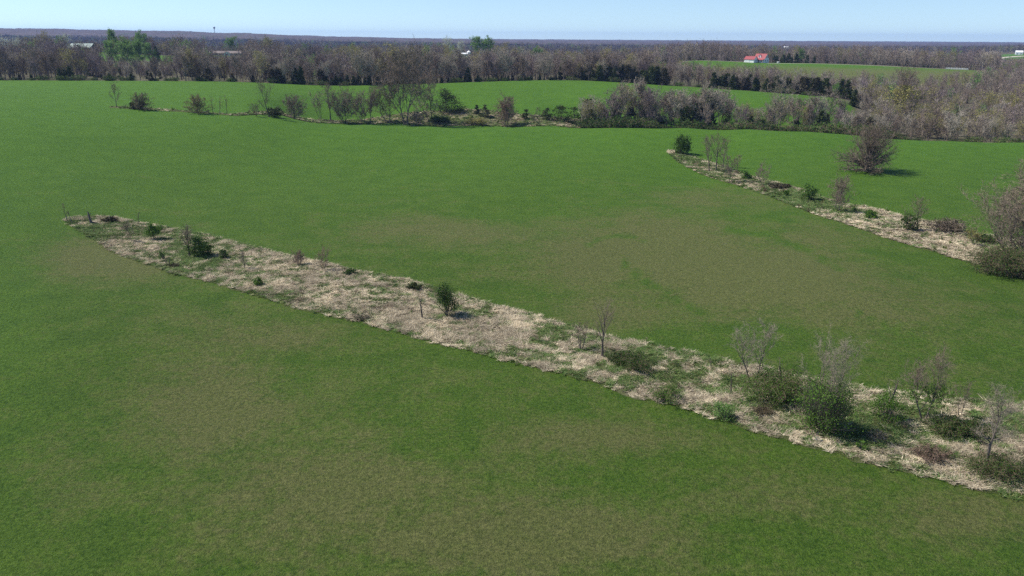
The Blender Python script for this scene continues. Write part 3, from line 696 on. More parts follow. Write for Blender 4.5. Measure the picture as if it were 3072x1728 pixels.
do_bare(972, 812, 752, 46, 'brown bushy sapling right of the pinkish bush', name='bare_bush', cat='shrub', twig='twig_red', stems=3, clear=.1, limbs=12, sub=5, twigs=6, r=.012)
do_thicket(1049, 823, 806, 30, 'small dark scrubby bush on the upper edge, left of the tall leafy shrub', n=350, stems=30)
do_leafy(770, 856, 830, 36, 'low green shrub alone on the pale grass left of centre', n=700, clumps=22)
do_thicket(1085, 957, 940, 38, 'low grey twiggy heap at the lower edge of the strip', n=40, stems=50, twig='twig', name='brush_heap')
do_thicket(1243, 868, 850, 36, 'small dark evergreen scrub behind the tall leafy shrub', mat='cedar', n=500, stems=30)
do_bare(1267, 955, 876, 26, 'thin leafless sapling left of the tall leafy shrub', name='bare_sapling', **THIN)
do_leafy(1343, 946, 846, 68, 'tall dark leafy shrub sloping down to the right at the centre of the strip', mat='leaf_dark', n=3600, clumps=60, base=.36, stems=12, peak=lambda x: 1.0-.38*max(-.2, x+.45), name='leafy_shrub')
do_bare(1742, 1049, 968, 34, 'multi-stemmed leafless sapling left of the lone bare tree', name='bare_sapling', stems=3, **{**SAP, 'limbs':9})
do_bare(1806, 1071, 942, 92, 'lone leafless tree with forked top at the middle of the strip', limbs=9, sub=5, twigs=6, r=.017, clear=.36, fork=.7, wob=.2)
do_thicket(1862, 1084, 1052, 95, 'low dark bramble patch at the foot of the lone bare tree', n=500, stems=50)
do_thicket(1908, 1110, 1062, 48, 'compact dark thorn bush right of the lone bare tree', n=700, stems=50, depth=.9)
do_bare(1937, 1027, 1008, 9, 'tiny dark seedling on the upper edge of the strip', name='bare_sapling', **THIN)
do_thicket(1996, 1200, 1160, 30, 'upright olive weed bush on the lower edge of the strip', mat='leaf', n=450, stems=40, depth=.9)
do_bare(2133, 1108, 1070, 10, 'thin stick-like sapling near the upper edge of the strip', name='bare_sapling', **THIN)
do_bare(2190, 1182, 1098, 12, 'leaning bare pole of a dead sapling', name='bare_sapling', lean=(.12,0), limbs=3, sub=2, twigs=3, r=.016, clear=.5, fine=0)
do_leafy(2166, 1254, 1210, 58, 'bright green weed bush at the lower edge of the strip', mat='leaf_fresh', n=1500, clumps=30, spread=.4, leaf=.07)
do_bare(2260, 1162, 1010, 104, 'grey leafless tree with a fan-shaped top above the bramble thicket', bk='bark', twig='twig_pale', limbs=13, sub=7, twigs=9, r=.016, clear=.34, fork=.55, stems=2)
do_thicket(2330, 1194, 1108, 135, 'wide dark bramble thicket right of the fan-shaped tree', mat='leaf', n=2600, stems=150, depth=.5)
do_bare(2345, 1150, 1068, 20, 'thin leafless sapling rising out of the bramble thicket', name='bare_sapling', **THIN)
do_thicket(2288, 1241, 1214, 52, 'low dark brown scrub below the bramble thicket', mat='cedar_brown', n=200, stems=60, name='brush_heap')
do_leafy(2460, 1284, 1130, 160, 'largest shrub of the strip, a dark tangle of leaves and grey twigs', mat='leaf', n=7200, clumps=90, stems=34, twigs=1900, base=.03, leaf=.09, spread=.42, name='large_shrub')
do_bare(2468, 1280, 1056, 130, 'grey leafless tree growing up through the largest shrub', twig='twig_pale', limbs=14, sub=6, twigs=8, r=.010, clear=.3, fork=.75, stems=3)
do_bare(2880, 1250, 1168, 60, 'small leafless tree between two green shrubs at the right', limbs=9, sub=5, twigs=6, r=.014, clear=.25, fork=.6, stems=2)
do_leafy(2657, 1262, 1180, 104, 'green shrub with upright sprigs right of the largest shrub', mat='leaf', n=3000, clumps=50, stems=14)
do_bare(2662, 1250, 1116, 40, 'bare sprigs standing up out of the green shrub', cat='shrub', name='bare_sapling', **THIN)
do_bare(2770, 1258, 1096, 120, 'bushy tree with a green middle and bare upper twigs', leaves='leaf', lfrac=.8, lsize=.10, lband=(.25,.66), limbs=16, sub=7, twigs=9, r=.014, clear=.25, fork=.45, stems=2)
do_thicket(2870, 1300, 1252, 170, 'dark bramble bank under the small bare tree at the right', n=1500, stems=110, depth=.4)
do_bare(2958, 1402, 1200, 124, 'leaning grey leafless tree near the right edge', twig='twig_pale', bk='bark', limbs=12, sub=7, twigs=8, r=.014, clear=.42, low=.7, lean=(.1,0))
do_thicket(2995, 1428, 1368, 165, 'dark thorny heap under the leaning grey tree', n=1200, stems=130, depth=.45)
do_thicket(2790, 1378, 1338, 96, 'reddish brown bramble mound on the lower right of the strip', mat='cedar_brown', twig='twig_red', n=350, stems=90)
do_leafy(2582, 1350, 1326, 34, 'small bright green weed clump on the pale grass', mat='leaf', n=500, clumps=14, stems=3)
do_thicket(2630, 1310, 1290, 60, 'pale straw-coloured cane clump below the green shrub', mat='leaf_bud', twig='twig_pale', n=60, stems=60, name='cane_clump')
p = ground_at(2452, 1322); m = MB(); rng = np.random.default_rng(2)
rp = np.array([(-.55,-.25,0),(.5,-.35,0),(.75,.15,0),(.1,.45,0),(-.6,.3,0),(-.4,-.15,.34),(.35,-.2,.26),(.5,.1,.2),(.05,.28,.3),(-.4,.2,.36)]); rp = rp*np.array([.85,.85,.6])+rng.normal(size=rp.shape)*.03; rp[:5,2] = -.08
T = []
for k in range(5): T += [(k,(k+1)%5,5+(k+1)%5),(k,5+(k+1)%5,5+k)]
T += [(5,6,7),(5,7,8),(5,8,9)]; m.add(rp, T)
o = obj('rock', m.mesh('rock', M['rock'])); o.location = p+np.array([0,0,.03]); tag(o, 'pale flat rock at the lower edge below the largest shrub', 'rock')

# strip on the right slope
do_leafy(2046, 462, 402, 50, 'dark green bushy tree at the upper end of the right strip', mat='leaf_dark', n=2600, clumps=50, name='green_tree', peak=lambda x: 1-.25*abs(x), leaf=.26)
do_bare(2127, 514, 428, 46, 'leftmost bare tree of the thin grove on the right strip', **{**SAP, 'limbs':9, 'twigs':7})
do_bare(2148, 511, 424, 50, 'middle bare tree of the thin grove on the right strip', **{**SAP, 'limbs':9, 'twigs':7})
do_bare(2168, 502, 432, 50, 'rightmost bare tree of the thin grove on the right strip', **{**SAP, 'limbs':9, 'twigs':7})
do_bare(2192, 547, 482, 74, 'bushy leafless tree at the lower side of the right strip', limbs=13, sub=6, twigs=8, stems=2, clear=.1, r=.015)
do_leafy(2238, 538, 514, 30, 'small green shrub beside the bushy leafless tree', n=700, clumps=16)
do_bare(2286, 556, 506, 54, 'low leafless bush halfway down the right strip', name='bare_bush', cat='shrub', stems=3, limbs=12, sub=5, twigs=7, clear=.08, r=.014)
do_thicket(2338, 564, 548, 64, 'dark flattened brush heap halfway down the right strip', mat='cedar_brown', n=250, stems=80, name='brush_heap')
do_leafy(2362, 588, 572, 18, 'small green weed clump between the brush heap and the green sapling', n=350, clumps=10, stems=3)
do_leafy(2425, 600, 553, 44, 'young green tree on the bright grass of the right strip', n=1200, clumps=26, base=.25, name='green_tree')
do_bare(2512, 634, 548, 74, 'dense brown leafless bush in the middle of the right strip', name='bare_bush', cat='shrub', stems=4, limbs=18, sub=7, twigs=8, clear=.05, r=.013, low=1.0)
do_leafy(2612, 656, 630, 40, 'low round green bush below the dense brown bush', n=900, clumps=22)
do_leafy(2728, 692, 640, 50, 'dark leafy shrub with bare tips on the lower right strip', mat='leaf_dark', n=1300, clumps=26, twigs=400)
do_bare(2752, 690, 610, 60, 'bare sapling leaning over the dark leafy shrub', name='bare_sapling', **SAP)
do_thicket(2838, 694, 652, 105, 'wide dry brown brush near the right edge', mat='cedar_brown', twig='twig', n=350, stems=130, name='dry_brush')
do_bare(2920, 737, 690, 46, 'small twisted bush right of the dry brush', name='bare_bush', cat='shrub', stems=3, limbs=9, sub=5, twigs=6, clear=.1, r=.02, leaves='leaf_bud', lfrac=.3)
do_thicket(2955, 728, 700, 46, 'small dark bush under the edge of the big cut-off tree', n=250, stems=40)
do_bare(3105, 800, 545, 290, 'big leafless tree cut off by the right edge', limbs=24, sub=9, twigs=11, r=.02, clear=.12, low=.75, tw=.05)
do_bare(3056, 792, 585, 215, 'bushy leafless tree in front of the cut-off tree', stems=5, tilt=.9, limbs=40, sub=7, twigs=9, r=.018, clear=.08, tw=.045)
do_thicket(3020, 822, 738, 210, 'green-brown thicket at the right edge under the big tree', mat='leaf_dark', n=1700, stems=220, depth=.6)
do_bare(2598, 514, 364, 178, 'big round leafless tree standing alone in the right field', limbs=52, sub=10, twigs=9, r=.036, clear=.12, bias=1.1, trunk=.36, dome=True, wob=.15, tw=.05, up=.02, fine=3, sub_len=.42)
do_leafy(3016, 414, 394, 26, 'small dark round bush on the grass at the far right', mat='leaf_dark', n=500, clumps=16, leaf=.3)

# hedgerow of trees between the near and the far field
do_bare(350, 322, 270, 40, 'thin leafless tree at the left end of the far hedgerow', **{**SAP, 'limbs':8})
do_bare(427, 330, 278, 70, 'twin leafless bush second from the left in the far hedgerow', stems=2, limbs=26, sub=6, twigs=7, clear=.15, r=.02, dome=True, trunk=.4, up=.03, leaves='leaf_bud', lfrac=.1)
do_thicket(414, 327, 304, 34, 'dark evergreen scrub inside the twin leafless bush', mat='cedar', n=450, stems=20)
do_bare(594, 340, 284, 88, 'wide leafless bush with yellowish tips in the far hedgerow', limbs=30, sub=7, twigs=7, clear=.05, r=.02, dome=True, trunk=.25, up=.03, leaves='leaf_bud', lfrac=.2, lsize=.16)
for u, lb in ((640, 'left'), (660, 'middle'), (682, 'right')):
    do_bare(u, 342, 300, 28, lb + ' one of three small budding saplings by the wide leafless bush', name='bare_sapling', leaves='leaf_bud', lfrac=.35, lsize=.16, **THIN)
do_bare(770, 349, 318, 56, 'low leafless scrub left of the tall thin hedgerow tree', name='bare_bush', cat='shrub', stems=5, limbs=14, sub=4, twigs=5, clear=.05, r=.012)
do_bare(808, 351, 264, 52, 'tall thin leafless tree with dark scrub at its foot', **{**SAP, 'limbs':9})
do_thicket(826, 351, 322, 34, 'dark scrub at the foot of the tall thin tree', n=450, stems=30, mat='cedar')
do_bare(884, 358, 280, 84, 'round-headed gnarled leafless tree in the far hedgerow', limbs=24, sub=8, twigs=9, r=.024, clear=.12, wob=.24, dome=True, trunk=.42, up=.02)
do_bare(961, 356, 290, 46, 'leafless sapling right of the gnarled tree', stems=3, tilt=.5, **SAP)
do_bare(992, 360, 270, 50, 'straight slim leafless tree left of the paired bushy trees', **SAP)
do_bare(1034, 366, 288, 68, 'bushy leafless tree, first of the pair left of the tallest tree', stems=5, tilt=.7, limbs=28, sub=7, twigs=8, clear=.08, r=.016)
do_bare(1088, 368, 286, 56, 'slim bushy leafless tree, second of the pair left of the tallest tree', limbs=22, sub=7, twigs=8, clear=.1, r=.016, stems=3, tilt=.6)
do_bare(1112, 372, 306, 34, 'small leafless tree in front of the second bushy tree', **SAP)
do_bare(1166, 366, 272, 92, 'leafless tree with long low limbs left of the tallest tree', limbs=24, sub=8, twigs=9, clear=.14, r=.022, low=.8, stems=2, tilt=.7)
do_bare(1218, 374, 208, 185, 'tallest leafless tree of the hedgerow with a dark forked trunk', limbs=22, sub=8, twigs=10, clear=.2, r=.024, fork=.25, stems=2, tilt=.3, wob=.18, tw=.10)
do_bare(1250, 379, 330, 84, 'dense low leafless shrub at the foot of the tallest tree', name='bare_bush', cat='shrub', limbs=30, sub=7, twigs=7, clear=.05, r=.02, dome=True, trunk=.3, up=.02)
do_bare(1292, 368, 244, 76, 'leafless tree right of the tallest tree', limbs=18, sub=8, twigs=9, clear=.2, r=.02, stems=2, fork=.2)
do_thicket(1316, 367, 346, 56, 'dark green bush under the big lopsided cedar', mat='leaf_dark', n=500, stems=40, leaf=.3)
do_cedar(1338, 338, 268, 84, 'big lopsided dark cedar in the hollow, sloping down to the right', n=3600, clumps=150, skew=.42, power=.75)
do_cedar(1430, 342, 316, 24, 'small dark cedar right of the lopsided cedar', n=600, clumps=40)
do_cedar(1455, 351, 316, 34, 'olive coloured cedar left of the reddish thicket', n=700, clumps=40, mat='cedar_brown')
do_thicket(1424, 373, 352, 62, 'olive bush in the hollow below the small cedar', mat='leaf_bud', n=500, stems=50, leaf=.22, twig='twig')
do_bare(1518, 380, 312, 118, 'wide reddish leafless thicket on the crest of the near field', name='bare_bush', cat='shrub', twig='twig_red', stems=7, limbs=28, sub=7, twigs=8, clear=.04, r=.012)
do_cedar(1578, 358, 328, 24, 'lone pointed little cedar on the tan grass of the hollow', n=600, clumps=40)
do_bare(1610, 378, 332, 32, 'small bare bush on the tan grass of the hollow', name='bare_bush', cat='shrub', stems=3, limbs=9, sub=5, twigs=6, clear=.1, r=.014)
do_cedar(1641, 358, 326, 36, 'rounded dark cedar left of the spreading cedars', n=700, clumps=50, power=.5)
do_cedar(1684, 360, 318, 62, 'left one of two spreading dark cedars at the thicket end', n=1100, clumps=70, power=.5)
do_cedar(1722, 371, 322, 56, 'right one of two spreading dark cedars at the thicket end', n=1100, clumps=70, power=.5)
do_bare(2700, 380, 256, 150, 'large olive budding tree in the right-hand woods', leaves='leaf_bud', lfrac=.7, lsize=.42, limbs=17, sub=8, twigs=9, clear=.3, r=.02)
do_bare(2786, 414, 330, 140, 'broad leafless tree at the field edge right of the big round tree', limbs=34, sub=8, twigs=8, clear=.14, r=.026, dome=True, trunk=.4, up=.02)
do_bare(2336, 384, 262, 96, 'whitish dead tree standing in the hollow right of centre', twig='twig_pale', bk='bark_pale', limbs=13, sub=5, twigs=5, clear=.3, fork=.5, r=.018, stems=2)

# ---------------------------------------------------------------- woods: trees near enough to tell apart
def put_kit(kind, k, p, H, label, group, name, rz, cat='tree'):
    base = {'bare':10., 'bud':10., 'fresh':10., 'blossom':10., 'cedar':6., 'brush':2.2}[kind]
    return plant(name, label, cat, p, KIT[kind][k % len(KIT[kind])], rz=rz, sc=H/base, group=group, sink=.15)
rw = np.random.default_rng(77)
LOOK = {'bare': ('open-crowned', 'broad', 'twin-stemmed', 'low-branching', 'slim upright', 'wide-spreading', 'many-stemmed'), 'bud': ('rounded', 'broad', 'wide'),
        'cedar': ('slender', 'bushy', 'blunt', 'rusty', 'wide'), 'brush': ('sparse', 'leafy', 'twiggy', 'dense')}
def where(u, marks):
    for lim, txt in marks:
        if u < lim: return txt
    return marks[-1][1]
EDGE = ((120, 'at the far left end of the left wood edge'), (300, 'in the left wood edge below the pale roofed barn'), (520, 'in the left wood edge below the fresh green trees'), (760, 'in the left wood edge below the long low house'),
        (1000, 'in the wood edge right of the long low house'), (1180, 'in the wood edge left of the tallest hedgerow tree'), (1330, 'in the wood edge behind the tallest hedgerow tree'), (1480, 'in the wood edge below the grain bin'), (1620, 'in the wood edge below the small bright green tree'),
        (1760, 'in the wood edge left of the middle cedar row'), (2010, 'behind the middle cedar row'), (2240, 'between the second field and the garage meadow'), (2420, 'between the second field and the farmhouse'), (2580, 'behind the right end of the second field'),
        (2760, 'in the right woods around the olive budding tree'), (2900, 'in the right woods behind the broad leafless tree'), (9999, 'in the woods at the right edge'))
HOL = ((1900, 'in the left part of the hollow thicket'), (2060, 'in the hollow thicket left of its tallest cedar'), (2200, 'in the hollow thicket around its tallest cedar'), (2380, 'in the hollow thicket near the whitish dead tree'), (2560, 'in the hollow thicket right of the whitish dead tree'), (9999, 'in the hollow thicket behind the big round tree'))
SIGHT = [(205,300,130,152,695), (1412,1482,125,160,765), (1488,1540,135,165,755), (1590,1632,150,172,655), (335,470,140,178,498), (110,175,115,140,630), (0,85,128,150,560), (780,830,120,160,610), (630,735,140,176,695), (1378,1420,140,172,755), (2225,2330,150,196,640), (860,945,160,182,640), (310,520,158,182,620), (3000,3120,156,184,1480), (2345,2375,130,141,2200), (2412,2432,130,140,2200)]   # roofs and yards that show through gaps
def blocks_sight(p, H):
    u, v = pix(p); vt = pix(p+np.array([0,0,H]))[1]
    return any(u0-8 < u < u1+8 and vt < v1-2 and p[1] < ym for u0, u1, v0, v1, ym in SIGHT)
# mixed growth filling the hollow right of the spreading cedars
GL = 'trees and scrub filling the hollow between the fields'
for k in range(88):
    u = 1745+ (2660-1745)*(k+rw.uniform(.0,1))/88; y = rw.uniform(272,300) if u < 2450 else rw.uniform(262,300)
    p = ground_far(u, y); H = rw.uniform(8,13.5)*(1.0 if u < 2150 else .84)
    r_ = rw.random()
    if r_ < .68:
        kk = int(rw.integers(7)); put_kit('bare', kk, p, H, LOOK['bare'][kk]+' leafless tree '+where(u, HOL), GL, 'bare_tree', rw.uniform(0,6.28))
    elif r_ < .80:
        kk = int(rw.integers(3)); put_kit('bud', kk, p, H*.8, LOOK['bud'][kk]+' yellow-green budding tree '+where(u, HOL), GL, 'budding_tree', rw.uniform(0,6.28))
    else:
        kk = int(rw.integers(5)); put_kit('cedar', kk, p, H*.75, LOOK['cedar'][kk]+' dark cedar '+where(u, HOL), GL, 'cedar_tree', rw.uniform(0,6.28))
for k in range(46):
    u = 1760+(2680-1760)*(k+rw.uniform(0,1))/46; y = np.interp(u, [1760,2060,2300,2560,2680],[265,264,260,248,240])+rw.uniform(2,7)
    p = ground_far(u, y); kk = int(rw.integers(4)); put_kit('brush', kk, p, rw.uniform(1.0,4.6), 'low '+LOOK['brush'][kk]+' scrub at the front, '+where(u, HOL), 'scrub along the hollow edge', 'scrub_bush', rw.uniform(0,6.28), 'shrub')
p = ground_far(2104, 288); put_kit('cedar', 2, p, 14.5, 'tallest dark cedar rising above the trees of the hollow', None, 'cedar_tree', 1.0)
p = ground_far(1942, 292); put_kit('cedar', 0, p, 12.0, 'pointed dark cedar in the left part of the hollow', None, 'cedar_tree', 2.0)
p = ground_far(1760, 290); put_kit('cedar', 4, p, 10.5, 'broad dark cedar at the left end of the hollow trees', None, 'cedar_tree', .3)
# cedars standing along the far field edges
GC = 'dark cedars along the far field edges'
def cedars(us, label, h0, h1, dy=(2,14)):
    for u in us:
        y0 = float(np.interp(u, _bu, _by)); y = y0+rw.uniform(*dy); p = ground_far(u, y); H = rw.uniform(h0,h1)
        if blocks_sight(p, H): H *= .6
        kk = int(rw.integers(5)); put_kit('cedar', kk, p, H, LOOK['cedar'][kk]+' '+label+(' towards its left' if u < np.mean(us) else ' towards its right'), GC, 'cedar_tree', rw.uniform(0,6.28))
cedars(np.linspace(1745,1995,26)+rw.uniform(-8,8,26), 'dark cedar behind the middle of the second field', 5.5, 9.5, (0,9))
cedars(np.linspace(2140,2560,38)+rw.uniform(-8,8,38), 'dark cedar behind the right end of the second field', 5, 8.5, (0,16))
cedars(np.linspace(975,1130,10)+rw.uniform(-6,6,10), 'dark low cedar along the dip of the far field edge', 3, 5, (1,4))
cedars(np.linspace(1290,1740,26)+rw.uniform(-6,6,26), 'very low dark cedar lining the crest of the second field', 1.6, 3.4, (1,4))
cedars((182,196,213,628,820,834,848,888,905,965,1404), 'tall dark cedar in the left wood edge', 5, 8, (1,5))
cedars((60,95,330,395,455,700,760), 'low dark cedar at the foot of the left wood edge', 2.5, 4, (0,3))
# leafy or budding trees that stand out by colour
def spot(u, y, H, kind, k, label, name): put_kit(kind, k, ground_far(u, y), H, label, None, name, rw.uniform(0,6.28))
spot(350, 500, 12.5, 'fresh', 0, 'fresh green tree at the left of the green clump by the left paddock', 'green_tree')
spot(385, 486, 14, 'fresh', 1, 'tallest fresh green tree of the clump by the left paddock', 'green_tree')
spot(425, 500, 13, 'fresh', 2, 'fresh green tree right of the tallest one by the left paddock', 'green_tree')
spot(455, 520, 11, 'fresh', 0, 'fresh green tree at the right of the green clump by the left paddock', 'green_tree')
spot(340, 655, 14, 'fresh', 2, 'hazier fresh green tree behind the left paddock', 'green_tree')
spot(428, 660, 14, 'fresh', 1, 'rounded fresh green tree at the back of the left paddock', 'green_tree')
spot(142, 640, 14.5, 'bud', 0, 'large olive budding tree left of the pale roofed barn', 'budding_tree')
spot(20, 560, 14, 'blossom', 0, 'leftmost pale blossoming tree in the far left wood', 'blossoming_tree')
spot(62, 570, 13, 'blossom', 0, 'pale blossoming tree right of the leftmost blossoming one', 'blossoming_tree')
spot(200, 690, 12, 'blossom', 0, 'small pale blossoming tree beside the barn roof', 'blossoming_tree')
spot(805, 620, 13, 'bud', 1, 'tall olive budding tree right of the long low house', 'budding_tree')
spot(700, 760, 15, 'fresh', 2, 'hazy green tree behind the long low house', 'green_tree')
spot(902, 590, 9, 'bud', 2, 'small yellow-green tree in the clearing left of centre', 'budding_tree')
spot(1110, 388, 6.5, 'bud', 1, 'yellow-green budding tree at the field edge above the tallest hedgerow tree', 'budding_tree')
spot(1434, 735, 14, 'fresh', 0, 'left one of two big bright green trees right of the grain bin', 'green_tree')
spot(1462, 738, 14.5, 'fresh', 1, 'right one of two big bright green trees right of the grain bin', 'green_tree')
spot(1515, 735, 12.5, 'bud', 2, 'yellow-green budding tree beside the two big bright green trees', 'budding_tree')
spot(1345, 730, 13, 'blossom', 0, 'whitish blossoming tree left of the grain bin', 'blossoming_tree')
spot(1382, 800, 13, 'blossom', 0, 'whitish blossoming tree just behind the grain bin', 'blossoming_tree')
spot(1610, 660, 12, 'fresh', 1, 'small bright green round tree in the middle of the woods', 'green_tree')
spot(1792, 418, 7.5, 'bud', 0, 'yellow budding tree among the middle row of cedars', 'budding_tree')
spot(1945, 560, 12, 'bud', 2, 'pale olive budding tree left of the red roofed house meadow', 'budding_tree')
spot(2505, 356, 5, 'fresh', 1, 'small fresh green tree at the right end of the second field', 'green_tree')
spot(2398, 665, 9, 'fresh', 2, 'small fresh green tree behind the house meadow', 'green_tree')
spot(2718, 650, 6, 'cedar', 1, 'small dark conifer behind the house meadow', 'cedar_tree')
spot(242, 560, 11, 'cedar', 0, 'dark spruce in front of the pale roofed barn', 'spruce_tree')
spot(472, 560, 10, 'cedar', 1, 'dark spruce at the right end of the left paddock', 'spruce_tree')

# individual leafless trees of the front rows, the deeper woods as one mass
def jgrid(y0, y1, sp):
    n = int((y1-y0)/sp); out = []
    for r in range(n):
        y = y0+(r+.5)*sp; x = np.arange(-.80*y-20, .80*y+20, sp); out.append(np.stack([x+rw.uniform(-.45,.45,len(x))*sp, y+rw.uniform(-.45,.45,len(x))*sp], 1))
    return np.concatenate(out)
near = jgrid(240, 720, 6.6)
e_ = wood_edge(near[:,0], near[:,1]); ok = (near[:,1] > e_+1.5) & ~in_clear(near[:,0], near[:,1]) & (np.abs(near[:,0]) < .76*near[:,1])
near = near[ok]; gap = near[:,1]-e_[ok]
order = np.argsort(gap); near = near[order]; gap = gap[order]
nz = height(near[:,0], near[:,1])
taken = 0; rest = []
for (x, y), g_, z in zip(near, gap, nz):
    p = np.array([x, y, z]); u, v = pix(p)
    H = rw.uniform(7.5,13.5)*(.82+.4*float(vnoise(x/28, y/28)))
    if u > 1950 and y < 560: H *= .66 if u < 2560 else .72
    if 560 < u < 1960: H *= .92
    if y > 470: H *= .88
    if blocks_sight(p, H):
        H *= rw.uniform(.3,.5)
    if taken < 250 and -20 < u < 3092:
        if rw.random() < (.10 if u < 2560 else .20):
            kk = int(rw.integers(3)); put_kit('bud', kk, p, H, LOOK['bud'][kk]+' olive budding tree '+where(u, EDGE), 'front trees of the far woods', 'budding_tree', rw.uniform(0,6.28)); taken += 1; continue
        kk = int(rw.integers(7)); tall = 'tall ' if H > 11 else 'short ' if H < 7.5 else ''
        put_kit('bare', kk, p, H, tall+LOOK['bare'][kk]+' leafless tree '+where(u, EDGE), 'front trees of the far woods', 'bare_tree', rw.uniform(0,6.28)); taken += 1
    else: rest.append((x, y, z, H))
for k in range(70):                              # scrub at the feet of the wood edge
    u = -10+3100*(k+rw.uniform(0,1))/70; y = float(np.interp(u, _bu, _by))+rw.uniform(0,3); p = ground_far(u, y)
    kk = int(rw.integers(4)); put_kit('brush', kk, p, rw.uniform(1.4,3.0), 'low '+LOOK['brush'][kk]+' scrub '+where(u, EDGE), 'scrub at the foot of the woods', 'scrub_bush', rw.uniform(0,6.28), 'shrub')
rest = np.array(rest)
def far_pts(y0, y1, sp):
    q = jgrid(y0, y1, sp); q = q[~in_clear(q[:,0], q[:,1])]; z = height(q[:,0], q[:,1]); H = rw.uniform(7,12,len(q))*(.82+.4*vnoise(q[:,0]/45, q[:,1]/45)); P3 = np.stack([q[:,0], q[:,1], z], 1)
    uu, vv = pix(P3); vt = pix(P3+np.stack([H*0, H*0, H], 1))[1]; keep = np.ones(len(q), bool)
    for u0, u1, v0, v1, ym in SIGHT: keep &= ~((uu > u0-4) & (uu < u1+4) & (vt < v1) & (q[:,1] < ym))
    return np.concatenate([P3, H[:,None]], 1)[keep]
mass = np.concatenate([rest, far_pts(720, 1500, 9.5), far_pts(1500, 2500, 13)])
# cheap tree forms for the mass
src = bpy.data.collections.new('woodland_tree_forms')
def form(idx, builders, mats):
    m = MB()
    for k, b in enumerate(builders):
        for V_, T_ in zip(b.v, [t for t in b.t]): pass
        V_ = np.concatenate(b.v); T_ = np.concatenate(b.t); m.add(V_, T_, mat=k)
    o = bpy.data.objects.new('form_%02d' % idx, m.mesh('woodland_form', mats)); src.objects.link(o)
for k in range(6):
    A, B, tips = bare(300+k, H=10, W=(7,8.5,6,9,7.5,8)[k], limbs=10, sub=5, twigs=6, tw=.13, tl=.11, fine=1, clear=.22, fork=.2*(k%3)); form(k, [A, B], [M['bark'], M[('wood_twig','wood_brown','wood_pale','wood_mauve','wood_twig','wood_brown')[k]]])
for k in range(3):
    A, B, tips = bare(320+k, H=10, W=(7.5,9,8)[k], limbs=9, sub=4, twigs=6, tw=.2, tl=.12, fine=1, clear=.22); form(10+k, [A, B], [M['wood_far'], M['wood_far']])
A, B, tips = bare(310, H=10, W=8, limbs=9, sub=5, twigs=6, tw=.07, tl=.11, fine=1); L = MB(); L.leaves(tips[::2], .34, rng=np.random.default_rng(1)); form(6, [A,B,L], [M['bark'], M['wood_twig'], M['leaf_bud']])
A, B = cedar(311, 6.5, 3.8, n=600, leaf=.42, clumps=60); form(7, [A,B], [M['bark'], M['cedar']])
A, B, tips = bare(312, H=10, W=9, limbs=9, sub=5, twigs=6, tw=.07, tl=.11, fine=1); L = MB(); L.leaves(tips, .42, rng=np.random.default_rng(2)); form(8, [A,B,L], [M['bark'], M['wood_twig'], M['leaf_fresh']])
nm = len(mass); r_ = rw.random(nm); far_ = mass[:,1]+rw.normal(size=nm)*180 > 1150
pat = fbm(mass[:,0]/70, mass[:,1]/70, 2); pc = fbm(mass[:,0]/60+31, mass[:,1]/60, 2)      # stands of one kind
idx = np.where(r_ < np.clip(.07+(pat-.52)*1.8, .05, .6), 6, np.where(r_ > 1-np.clip((pc-.56)*1.6, .015, .4), 7, np.where(rw.random(nm) < .6, (np.clip(fbm(mass[:,0]/50+70, mass[:,1]/50, 2)*9-1.5, 0, 5.99)).astype(int), rw.integers(0,6,nm)))).astype(np.int32)
idx = np.where((idx != 7) & (rw.random(nm) < .018), 8, idx)
order_ = sorted(o.name for o in src.objects); slot = {nm_: k for k, nm_ in enumerate(order_)}          # instances are picked in name order
idx = np.where(far_ & (idx < 6) & (rw.random(nm) < .85), 10+rw.integers(0,3,nm), idx)
idx = np.array([slot['form_%02d' % v] for v in idx], np.int32)
me = bpy.data.meshes.new('woodland'); me.vertices.add(nm); me.vertices.foreach_set('co', (mass[:,:3]-np.array([0,0,.2])).astype(np.float32).ravel())
for nm_, typ, dat in (('form', 'INT', idx), ('size', 'FLOAT', (mass[:,3]/10).astype(np.float32)), ('turn', 'FLOAT', rw.uniform(0,6.28,nm).astype(np.float32))):
    at_ = me.attributes.new(nm_, typ, 'POINT'); at_.data.foreach_set('value', dat)
wood = tag(obj('woodland', me), 'mass of grey leafless woods stretching back to the horizon', 'woodland', kind='stuff')
ng = bpy.data.node_groups.new('plant_woodland', 'GeometryNodeTree')
ng.interface.new_socket('Geometry', in_out='INPUT', socket_type='NodeSocketGeometry'); ng.interface.new_socket('Geometry', in_out='OUTPUT', socket_type='NodeSocketGeometry')
gi = ng.nodes.new('NodeGroupInput'); go = ng.nodes.new('NodeGroupOutput'); ci = ng.nodes.new('GeometryNodeCollectionInfo'); ip = ng.nodes.new('GeometryNodeInstanceOnPoints')
ci.inputs['Collection'].default_value = src; ci.inputs['Separate Children'].default_value = True; ci.inputs['Reset Children'].default_value = True
def named(n, typ):
    nd = ng.nodes.new('GeometryNodeInputNamedAttribute'); nd.data_type = typ; nd.inputs['Name'].default_value = n; return nd.outputs['Attribute']
cx = ng.nodes.new('ShaderNodeCombineXYZ'); lk = ng.links.new
lk(gi.outputs[0], ip.inputs['Points']); lk(ci.outputs[0], ip.inputs['Instance']); ip.inputs['Pick Instance'].default_value = True
lk(named('form', 'INT'), ip.inputs['Instance Index']); lk(named('turn', 'FLOAT'), cx.inputs[2]); lk(cx.outputs[0], ip.inputs['Rotation']); lk(named('size', 'FLOAT'), ip.inputs['Scale'])
lk(ip.outputs[0], go.inputs[0])
md = wood.modifiers.new('trees', 'NODES'); md.node_group = ng

